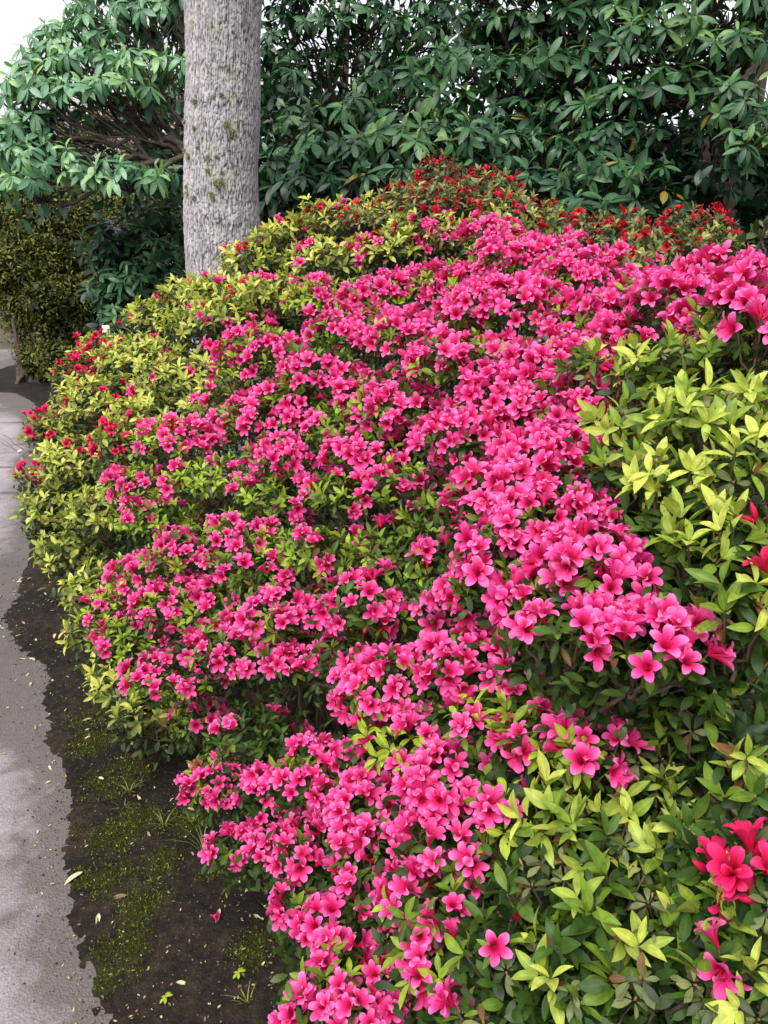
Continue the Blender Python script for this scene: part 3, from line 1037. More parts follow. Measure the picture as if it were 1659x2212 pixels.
M['bark'] = bark_material()
TB, TT = np.array((-0.955, 4.851, 1.397)), np.array((-0.874, 4.851, 2.752))     # trunk axis at two heights
def axis_at(z):
    f = (z - TB[2]) / (TT[2] - TB[2])
    bow = np.stack([.010 * np.sin(z * 2.3 + .6) + .004 * np.sin(z * 6.1), 0 * z], -1)
    return TB[None, :2] + f[:, None] * (TT - TB)[None, :2] + bow
def rad_at(z):
    return .206 + .014 * np.exp(-(z - 1.2) * 1.6) + .004 * np.sin(z * 4.1 + 1) + .003 * np.sin(z * 9.3)
NU = 330
zz = np.concatenate([np.linspace(0, 1.05, 40)[:-1], np.linspace(1.05, 3.45, 480), np.linspace(3.5, 6.5, 60)])
th = np.arange(NU) * 2 * math.pi / NU
TH, ZZ = np.meshgrid(th, zz)
ncell = 104
M_TH = np.abs(TH - math.pi)
wander = 1.5 * (fbm(M_TH * 2.2 + 3, ZZ * 5, 61) - .5) + .7 * (fbm(M_TH * 12, ZZ * 22, 63) - .5) + .35 * (fbm(M_TH * 30, ZZ * 70, 64, 2) - .5)
wx = TH / (2 * math.pi) * ncell + wander
f1, f2, idh, lx, ly = worley(wx, ZZ / .16, 3, ncell)             # long upright strips
strip = np.clip(1 - (f2 - f1) / .2, 0, 1) ** 1.3 * np.clip(.35 + 1.3 * fbm(M_TH * 14, ZZ * 9, 66), 0, 1)
row = ZZ / (.030 + .03 * idh) + idh * 17.3 + .5 * (fbm(M_TH * 25, ZZ * 16, 67) - .5)
fr = row - np.floor(row)
rid = np.floor(row) * 12.9898 + idh * 78.233
rid = np.abs(np.sin(rid) * 43758.5453) % 1.0
brk = np.clip(1 - np.minimum(fr, 1 - fr) / .085, 0, 1) * (rid > .45) * np.clip(2.2 * fbm(M_TH * 40, ZZ * 40, 68) - .5, 0, 1)
fiss = np.clip(np.maximum(strip, brk), 0, 1)
long_ = fbm(M_TH * 10, ZZ * 3.2, 71)                             # longer ridges running up the stem
plate_h = .0045 * rid + .003 * (.5 - fr) + .004 * (long_ - .5) * 2
disp = .7 * plate_h - .007 * fiss + .016 * (fbm(M_TH * 1.5, ZZ * 2, 81) - .5)
idh = .6 * rid + .4 * idh
Rr = rad_at(ZZ) + disp
axy = axis_at(zz)
Vt = np.stack([axy[:, 0:1] + Rr * np.cos(TH), axy[:, 1:2] + Rr * np.sin(TH), ZZ], -1)
LICH = np.array([(-0.828, 4.911, 2.248, 0.05), (-0.802, 4.868, 2.124, 0.05), (-0.947, 4.791, 1.9, 0.07), (-0.894, 4.766, 1.825, 0.06), (-0.92, 4.663, 1.526, 0.05), (-0.868, 5.023, 2.572, 0.06), (-0.947, 4.826, 2.0, 0.05), (-1.026, 5.04, 2.622, 0.05), (-0.815, 4.954, 2.373, 0.06), (-0.828, 4.774, 1.85, 0.05)])       # x, y(front), z, radius of lichen patches on the bark
lich = np.zeros_like(ZZ)
for a, b, c_, r_ in LICH:
    lich = np.maximum(lich, np.clip(1.3 - np.sqrt((Vt[..., 0] - a) ** 2 + ((Vt[..., 2] - c_) * .7) ** 2) / r_, 0, 1))
lich *= (Vt[..., 1] < axy[:, 1:2])
tree = thing("tree", "tall tree with thick grey flaky-barked trunk behind the azaleas", "tree", (float(axy[0, 0]), float(axy[0, 1]), 0))
troot = np.array(tree.location)
add_obj("trunk", mesh_from("trunk", Vt.reshape(-1, 3) - troot, grid_faces(NU, len(zz), True), M['bark'],
        attrs={"plate": np.clip(.5 + .75 * (idh - .5) + .5 * (long_ - .5), 0, 1).ravel(), "fissure_shade": np.clip(fiss * 1.0, 0, 1).ravel(), "lichen": lich.ravel()}), tree)
M['lichen'] = leaf_mat("lichen", [(0, (.18, .19, .11)), (1, (.40, .41, .28))], transl=.2, rough=.9)
for a, b, c_, r_ in np.array([(-1.019, 4.907, 2.236, 0.024), (-1.033, 4.862, 2.105, 0.0176), (-0.855, 4.868, 2.122, 0.024), (-0.83, 4.856, 2.088, 0.028000000000000004), (-1.086, 4.816, 1.971, 0.022400000000000003), (-0.962, 4.81, 1.954, 0.019200000000000002), (-0.969, 4.789, 1.893, 0.019200000000000002), (-0.905, 4.768, 1.833, 0.032), (-0.93, 4.766, 1.826, 0.024), (-0.958, 4.747, 1.772, 0.020000000000000004), (-0.948, 4.738, 1.746, 0.0176), (-1.065, 4.74, 1.752, 0.019200000000000002), (-1.104, 4.877, 2.149, 0.016), (-1.111, 4.826, 2.001, 0.016), (-1.113, 4.761, 1.813, 0.016), (-1.109, 4.75, 1.779, 0.0176), (-0.894, 4.784, 1.88, 0.0144), (-0.852, 4.824, 1.994, 0.0144), (-0.749, 4.754, 1.793, 0.0128), (-1.022, 4.828, 2.008, 0.0144), (-0.873, 4.916, 2.263, 0.016), (-0.83, 4.848, 2.065, 0.016)]):
    ax_ = axis_at(np.array([c_]))[0]
    R0 = rad_at(np.array([c_]))[0]
    dx = np.clip((a - ax_[0]) / R0, -1, 1)
    base = np.array([ax_[0] + R0 * dx, ax_[1] - R0 * math.sqrt(max(0, 1 - dx * dx)), c_])
    nrm = norm(np.array([dx, -math.sqrt(max(0, 1 - dx * dx)), .1]))
    n = 260
    d = norm(rng.normal(0, .8, (n, 3)) + nrm)
    d = d * np.sign((d * nrm).sum(1, keepdims=True) + .2)
    st = base + norm(rng.normal(0, 1, (n, 3))) * rng.uniform(0, r_ * .7, (n, 1))
    x = norm(np.cross(d, rng.normal(0, 1, (n, 3)))) * .0022
    ln = r_ * rng.uniform(.4, 1.0, (n, 1))
    V = np.stack([st - x, st + x, st + d * ln], 1).reshape(-1, 3)
    A = np.zeros((n * 3, 3))
    A[:, 2] = np.repeat(rng.uniform(0, 1, n), 3)
    add_obj("lichen_tuft", mesh_from("lichen_tuft", V - troot, np.arange(n * 3).reshape(-1, 3), M['lichen'], A, smooth=False), tree)

# ------------------------------------------------------------------ shrubs
PUFF = {
 'upper': [
  (0.363,2.793,1.517,0.096,0.077,0.059,0.81,0,0.55,1),
  (0.424,2.473,1.435,0.165,0.132,0.076,0.7200000000000001,0,0.6,1),
  (0.553,2.238,1.405,0.132,0.106,0.069,0.81,0,0.55,1),
  (0.185,2.549,1.349,0.165,0.132,0.079,0.675,0.0,0.65,1),
  (0.008,2.534,1.329,0.144,0.115,0.072,0.49500000000000005,0,0.65,1),
  (0.317,2.014,1.336,0.159,0.127,0.073,0.81,0,0.55,1),
  (0.519,1.885,1.314,0.118,0.095,0.064,0.765,0,0.55,1),
  (0.093,2.089,1.258,0.15,0.12,0.065,0.675,0,0.55,1),
  (-0.087,2.288,1.241,0.132,0.105,0.085,0.54,0,0.6,1),
  (0.195,1.811,1.227,0.141,0.113,0.067,0.63,0,0.55,1),
  (0.364,1.669,1.243,0.116,0.093,0.067,0.855,0,0.44999999999999996,1),
  (-0.394,2.415,1.157,0.127,0.101,0.098,0.45,0,0.7000000000000001,1),
  (0.019,1.984,1.123,0.134,0.107,0.068,0.54,0,0.55,1),
  (-0.315,2.168,1.035,0.142,0.113,0.054,0.45,0,0.65,1),
  (-0.233,2.885,1.305,0.115,0.092,0.074,0.27,0.0,0.85,1),
  (0.608,1.84,1.376,0.084,0.067,0.052,0.63,0,0.55,1),
  (-0.166,2.141,1.157,0.101,0.08,0.075,0.54,0,0.55,1),
  (0.574,2.891,1.495,0.097,0.078,0.057,0.54,0.1,0.65,1),
  (-0.235,2.176,1.087,0.116,0.093,0.056,0.36000000000000004,0,0.65,1),
 ],
 'edge': [
  (0.666,1.592,1.443,0.067,0.054,0.031,0.9,0,0.3,1),
  (0.587,1.281,1.408,0.058,0.047,0.044,1,0,0.3,1),
  (0.585,1.578,1.391,0.076,0.061,0.04,0.85,0,0.35,1),
  (0.546,1.654,1.305,0.077,0.061,0.048,0.8,0,0.4,1),
  (0.568,1.185,1.367,0.038,0.03,0.034,1,0,0.3,1),
  (0.596,1.456,1.362,0.059,0.047,0.038,0.6,0,0.5,1),
 ],
 'dense': [
  (0.161,1.492,1.128,0.09,0.072,0.048,0.855,0,0.55,1),
  (0.277,1.577,1.185,0.121,0.096,0.063,0.95,0,0.5,1),
  (0.38,1.454,1.192,0.069,0.056,0.061,0.855,0,0.5,1),
  (0.28,1.288,1.146,0.093,0.075,0.048,0.95,0,0.5,1),
  (0.184,1.211,1.1,0.071,0.057,0.048,0.855,0,0.5,1),
  (0.265,1.111,1.099,0.086,0.069,0.053,0.95,0,0.5,1),
  (0.198,1.089,1.044,0.079,0.063,0.045,0.8075,0,0.5,1),
  (0.282,0.962,1.087,0.067,0.054,0.037,0.9025,0,0.55,1),
  (0.225,0.974,1.026,0.069,0.055,0.032,0.8075,0,0.55,1),
  (0.305,0.905,1.066,0.047,0.038,0.031,0.855,0,0.5,1),
  (0.234,0.824,1.065,0.057,0.045,0.019,0.95,0,0.55,1),
  (0.301,0.783,1.064,0.062,0.049,0.022,0.95,0,0.55,1),
  (0.157,1.159,0.952,0.067,0.054,0.043,0.7124999999999999,0,0.55,1),
  (0.339,0.82,1.082,0.032,0.026,0.02,0.57,0,0.7,1),
  (0.11,1.43,0.975,0.063,0.05,0.064,0.1425,0,0.55,1),
  (0.034,1.816,1.115,0.118,0.095,0.063,0.6174999999999999,0,0.55,1),
  (-0.081,1.902,1.061,0.114,0.091,0.061,0.475,0,0.6000000000000001,1),
 ],
 'tier': [
  (-0.605,2.241,0.948,0.135,0.108,0.049,0.52,0.12,0.75,1),
  (-0.744,2.289,0.797,0.12,0.096,0.051,0.4,0.0,0.8,1),
  (-0.486,2.052,0.883,0.113,0.09,0.045,0.12,0,0.75,1),
  (-0.672,2.16,0.729,0.121,0.097,0.054,0.48,0,0.75,1),
  (-0.232,1.984,0.974,0.132,0.105,0.048,0.4,0,0.65,1),
  (-0.032,1.784,1.032,0.108,0.086,0.045,0.48,0,0.55,1),
  (-0.25,1.903,0.896,0.128,0.103,0.044,0.36000000000000004,0,0.65,1),
  (-0.064,1.703,0.954,0.105,0.084,0.048,0.32000000000000006,0,0.6,1),
  (-0.314,1.826,0.817,0.136,0.109,0.036,0.27999999999999997,0,0.65,1),
  (-0.489,1.95,0.717,0.135,0.108,0.041,0.48,0,0.65,1),
  (-0.678,2.002,0.612,0.09,0.072,0.055,0.6400000000000001,0,0.65,1),
  (-0.265,1.701,0.769,0.129,0.103,0.038,0.48,0,0.6,1),
  (-0.467,1.82,0.627,0.152,0.121,0.041,0.48,0,0.65,1),
  (-0.195,1.551,0.722,0.111,0.088,0.043,0.5599999999999999,0,0.55,1),
  (-0.332,1.647,0.6,0.14,0.112,0.029,0.5599999999999999,0,0.55,1),
  (-0.525,1.791,0.433,0.15,0.091,0.023,0.68,0,0.55,1),
  (-0.738,2.04,0.401,0.101,0.081,0.063,0.36000000000000004,0,0.75,1),
  (-0.171,1.491,0.652,0.099,0.079,0.024,0.5599999999999999,0,0.55,1),
  (-0.027,1.388,0.824,0.09,0.072,0.049,0.5599999999999999,0,0.5,1),
  (0.04,1.522,0.889,0.105,0.084,0.046,0.16000000000000003,0,0.5,1),
  (-0.134,1.607,0.844,0.092,0.073,0.046,0.24,0,0.55,1),
  (0.061,1.605,0.996,0.089,0.071,0.047,0.27999999999999997,0,0.55,1),
  (-0.503,1.808,0.286,0.068,0.055,0.044,0.7200000000000001,0,0.65,1),
  (-0.063,1.347,0.734,0.063,0.05,0.049,0.4,0,0.44999999999999996,1),
  (-0.869,2.19,0.418,0.065,0.052,0.059,0.4,0,0.75,1),
  (0.111,1.309,0.938,0.059,0.047,0.051,0.4,0,0.44999999999999996,1),
  (0.107,1.236,0.88,0.057,0.045,0.049,0.5599999999999999,0,0.44999999999999996,1),
 ],
 'low': [
  (0.016,1.133,0.793,0.087,0.07,0.051,0.8075,0,0.5,1),
  (0.148,1.037,0.894,0.076,0.061,0.038,0.855,0,0.55,1),
  (0.052,1.045,0.755,0.086,0.069,0.037,0.4275,0,0.9,1),
  (0.166,0.948,0.856,0.071,0.057,0.033,0.38,0,0.9,1),
  (0.212,0.885,0.87,0.061,0.049,0.034,0.7124999999999999,0,0.7,1),
  (0.254,0.813,0.903,0.037,0.03,0.028,0.76,0,0.7,1),
  (-0.112,1.209,0.557,0.085,0.068,0.037,0.6649999999999999,0,0.55,1),
  (0.016,1.054,0.622,0.09,0.072,0.042,0.9025,0,0.5,1),
  (0.108,0.935,0.754,0.076,0.061,0.034,0.855,0,0.55,1),
  (-0.303,1.318,0.295,0.053,0.041,0.013,0.9025,0,0.5,1),
  (-0.199,1.218,0.375,0.063,0.04,0.013,0.855,0,0.5,1),
  (-0.117,1.131,0.466,0.074,0.058,0.019,0.855,0,0.5,1),
  (0.007,0.938,0.608,0.076,0.061,0.042,0.855,0,0.5,1),
  (0.11,0.869,0.722,0.069,0.055,0.024,0.8075,0,0.6000000000000001,1),
  (-0.154,1.062,0.403,0.032,0.026,0.045,0.76,0,0.5,1),
  (-0.049,0.902,0.51,0.069,0.055,0.047,0.9025,0,0.5,1),
  (0.061,0.796,0.674,0.06,0.048,0.034,0.7124999999999999,0,0.6000000000000001,1),
  (-0.025,0.802,0.518,0.088,0.062,0.023,0.9025,0,0.55,1),
  (0.076,0.728,0.64,0.051,0.041,0.038,0.57,0,0.7,1),
  (-0.092,0.807,0.477,0.045,0.036,0.034,0.855,0,0.6000000000000001,1),
  (-0.415,1.604,0.235,0.08,0.064,0.042,0.7,0,0.7,1),
  (-0.223,1.341,0.407,0.067,0.054,0.044,0.7,0,0.2,1),
  (-0.28,1.475,0.449,0.102,0.081,0.047,0.13299999999999998,0,0.2,1),  # this pad and the one above: hollow's shadow put into leaf tone
  (0.17,0.826,0.782,0.042,0.034,0.038,0.475,0,0.8,1),
 ],
 'lime': [
  (-0.921,3.896,1.267,0.166,0.133,0.077,0,0.12,0.85,1),
  (-1.105,3.912,1.156,0.168,0.135,0.089,0,0.2,0.85,1),
  (-1.427,4.061,0.98,0.165,0.132,0.089,0,0.35,0.8,1),
  (-1.588,3.998,0.846,0.118,0.095,0.107,0,0.7,0.7,1),
  (-1.101,3.505,1.01,0.203,0.163,0.1,0,0.08,0.85,1),
  (-0.718,3.235,1.188,0.167,0.134,0.083,0.1,0.0,0.9,1),
  (-0.763,2.967,0.997,0.191,0.153,0.102,0.03,0,0.85,1),
  (-1.209,3.342,0.853,0.197,0.158,0.117,0,0.08,0.85,1),
  (-1.487,3.481,0.697,0.147,0.117,0.093,0,0.25,0.85,1),
  (-0.823,2.766,0.905,0.165,0.132,0.07,0,0.12,0.85,1),
  (-1.23,3.056,0.66,0.176,0.141,0.098,0,0.08,0.85,1),
  (-1.503,3.196,0.56,0.079,0.063,0.05,0,0.8,0.8,1),
  (-1.613,3.565,0.733,0.056,0.045,0.029,0,0.9,0.5,1),
  (-1.32,2.985,0.484,0.148,0.119,0.1,0,0.03,0.85,1),
  (-1.011,2.64,0.584,0.123,0.099,0.089,0,0,0.85,1),
  (-1.188,2.732,0.393,0.121,0.097,0.095,0,0,0.85,1),
  (-0.989,2.452,0.359,0.111,0.089,0.087,0,0,0.85,1),
  (-0.939,2.264,0.297,0.09,0.072,0.066,0.03,0,0.85,1),
  (-0.776,2.04,0.244,0.103,0.083,0.073,0,0,0.85,1),
  (-0.681,1.921,0.218,0.092,0.074,0.051,0,0,0.7,1),
  (-0.532,2.517,0.997,0.12,0.096,0.074,0.15,0,0.85,1),
  (-0.932,2.664,0.836,0.097,0.078,0.081,0,0.5,0.7,1),
  (-1.403,2.989,0.443,0.057,0.045,0.058,0,0,0.7,1),
 ],
 'lime_back': [
  (-0.682,3.479,1.292,0.158,0.126,0.089,0.05,0.05,0.9,1),
  (-0.55,3.581,1.434,0.16,0.128,0.076,0.02,0.12,0.85,1),
  (-0.417,3.611,1.52,0.16,0.128,0.08,0.03,0.1,0.85,1),
  (-0.224,3.645,1.598,0.18,0.144,0.08,0.02,0.15,0.8,1),
  (0.001,3.594,1.615,0.168,0.134,0.079,0,0.12,0.8,1),
  (-0.415,3.13,1.313,0.194,0.155,0.079,0.12,0.02,0.9,1),
  (-0.566,3.139,1.224,0.162,0.129,0.08,0.08,0.02,0.9,1),
  (0.038,3.229,1.475,0.171,0.136,0.068,0.15,0.05,0.85,1),
  (-0.2,3.208,1.432,0.153,0.122,0.081,0.25,0.02,0.85,1),
  (0.165,3.239,1.553,0.126,0.101,0.072,0.05,0.25,0.75,1),
  (0.457,3.245,1.57,0.126,0.101,0.063,0.1,0.1,0.9,1),
 ],
 'red_peak': [
  (0.23,3.621,1.782,0.089,0.071,0.083,0,0.75,0.5,0.96),
  (0.429,3.511,1.72,0.134,0.107,0.08,0,0.75,0.55,0.96),
  (0.247,3.391,1.651,0.158,0.126,0.083,0,0.625,0.6000000000000001,1.2),
  (0.5,3.306,1.613,0.11,0.088,0.082,0,0.4375,0.7,1.2),
  (0.098,3.487,1.691,0.096,0.077,0.057,0,0.5,0.7,1.08),
  (0.288,3.182,1.525,0.141,0.113,0.062,0.1,0.5,0.7,1.2),
  (-0.056,3.413,1.59,0.132,0.106,0.057,0,0.625,0.7,1.08),
  (0.6,3.245,1.611,0.09,0.072,0.05,0,0.25,0.8,0.84),
 ],
 'red_right': [
  (0.79,3.193,1.566,0.132,0.106,0.046,0,0.54,0.44999999999999996,1),
  (0.888,3.078,1.514,0.154,0.123,0.06,0,0.48,0.5,1),
  (1.121,2.979,1.569,0.123,0.099,0.058,0,0.84,0.44999999999999996,0.9),
  (0.954,2.803,1.483,0.156,0.124,0.059,0,0.36,0.55,1),
  (1.163,2.892,1.498,0.097,0.078,0.057,0,0.24,0.75,1),
  (0.792,2.664,1.426,0.12,0.096,0.052,0.05,0.24,0.65,1),
  (0.678,3.17,1.557,0.079,0.064,0.044,0,0.48,0.55,1),
  (0.946,3.181,1.59,0.079,0.064,0.032,0,0.6,0.44999999999999996,0.8),
 ],
 'gold': [
  (0.396,1.446,1.281,0.051,0.041,0.043,0.05,0,0.8600000000000001,0.8),
  (0.468,1.332,1.298,0.07,0.056,0.046,0.1,0,0.9,1),
  (0.558,1.291,1.327,0.075,0.06,0.048,0,0,0.9,1),
  (0.404,1.181,1.228,0.071,0.056,0.049,0,0,0.9,1),
  (0.463,1.088,1.263,0.071,0.057,0.048,0,0,0.9,1),
  (0.355,1.096,1.185,0.054,0.043,0.033,0,0,0.9,1),
  (0.406,0.999,1.193,0.067,0.054,0.045,0,0,0.9,1),
  (0.461,0.948,1.221,0.046,0.037,0.044,0,0,0.9,1),
  (0.405,0.875,1.155,0.055,0.044,0.044,0,0,0.81,1),
  (0.391,0.997,1.107,0.057,0.045,0.044,0,0,0.3,1),
  (0.409,0.791,1.109,0.041,0.033,0.043,0,0,0.76,1),
  (0.54,1.103,1.28,0.039,0.032,0.047,0,0,0.9,1),
  (0.4,0.911,1.083,0.047,0.038,0.035,0,0,0.5,0.8),
  (0.452,0.867,1.176,0.014,0.011,0.015,0,0.9,0.5,0.7),
  (0.434,0.812,1.142,0.013,0.01,0.014,0,0.9,0.5,0.7),
  (0.394,0.783,1.119,0.013,0.011,0.01,0,0.8,0.6599999999999999,0.6),
 ],
 'front': [
  (0.208,0.789,0.829,0.04,0.032,0.036,0,0,0.738,0.8),
  (0.259,0.735,0.814,0.051,0.041,0.04,0,0,0.6723999999999999,1),
  (0.361,0.844,0.87,0.065,0.052,0.039,0,0,0.38539999999999996,1),
  (0.322,0.772,0.85,0.061,0.048,0.023,0,0,0.6723999999999999,1),
  (0.412,0.802,0.935,0.061,0.048,0.042,0,0,0.38539999999999996,1),
  (0.363,0.713,0.835,0.057,0.046,0.038,0,0,0.6723999999999999,1),
  (0.27,0.663,0.811,0.06,0.048,0.029,0,0,0.7133999999999999,1),
  (0.198,0.72,0.774,0.048,0.039,0.037,0,0,0.5903999999999999,1),
  (0.145,0.683,0.729,0.047,0.038,0.029,0.15,0,0.5084,1),
  (0.212,0.634,0.758,0.059,0.047,0.025,0,0,0.7133999999999999,1),
  (0.293,0.595,0.803,0.055,0.044,0.037,0,0,0.738,1),
  (0.366,0.614,0.845,0.037,0.03,0.044,0,0,0.6723999999999999,1),
  (0.343,0.543,0.823,0.039,0.031,0.029,0,0,0.738,1),
  (0.119,0.636,0.694,0.041,0.031,0.011,0.2,0,0.5903999999999999,1),
  (0.413,0.721,0.912,0.036,0.029,0.048,0,0,0.5084,1),
  (0.227,0.567,0.775,0.055,0.028,0.01,0,0,0.738,1),
  (0.446,0.843,0.981,0.045,0.036,0.033,0,0,0.5084,1),
  (0.362,0.616,0.908,0.016,0.013,0.015,0,0.95,0.5084,0.8),
  (0.37,0.587,0.891,0.01,0.008,0.012,0,0.9,0.5084,0.7),
  (0.332,0.572,0.848,0.01,0.008,0.01,0.9,0.0,0.5903999999999999,0.5),
  (0.344,0.635,0.878,0.009,0.007,0.01,0,0.9,0.5084,0.5),
 ],
 'pale': [
  (1.277,2.772,1.516,0.044,0.035,0.078,0,0,0.6,0.6),
  (1.135,2.414,1.409,0.034,0.028,0.034,0,0,0.6,0.8),
 ],
}
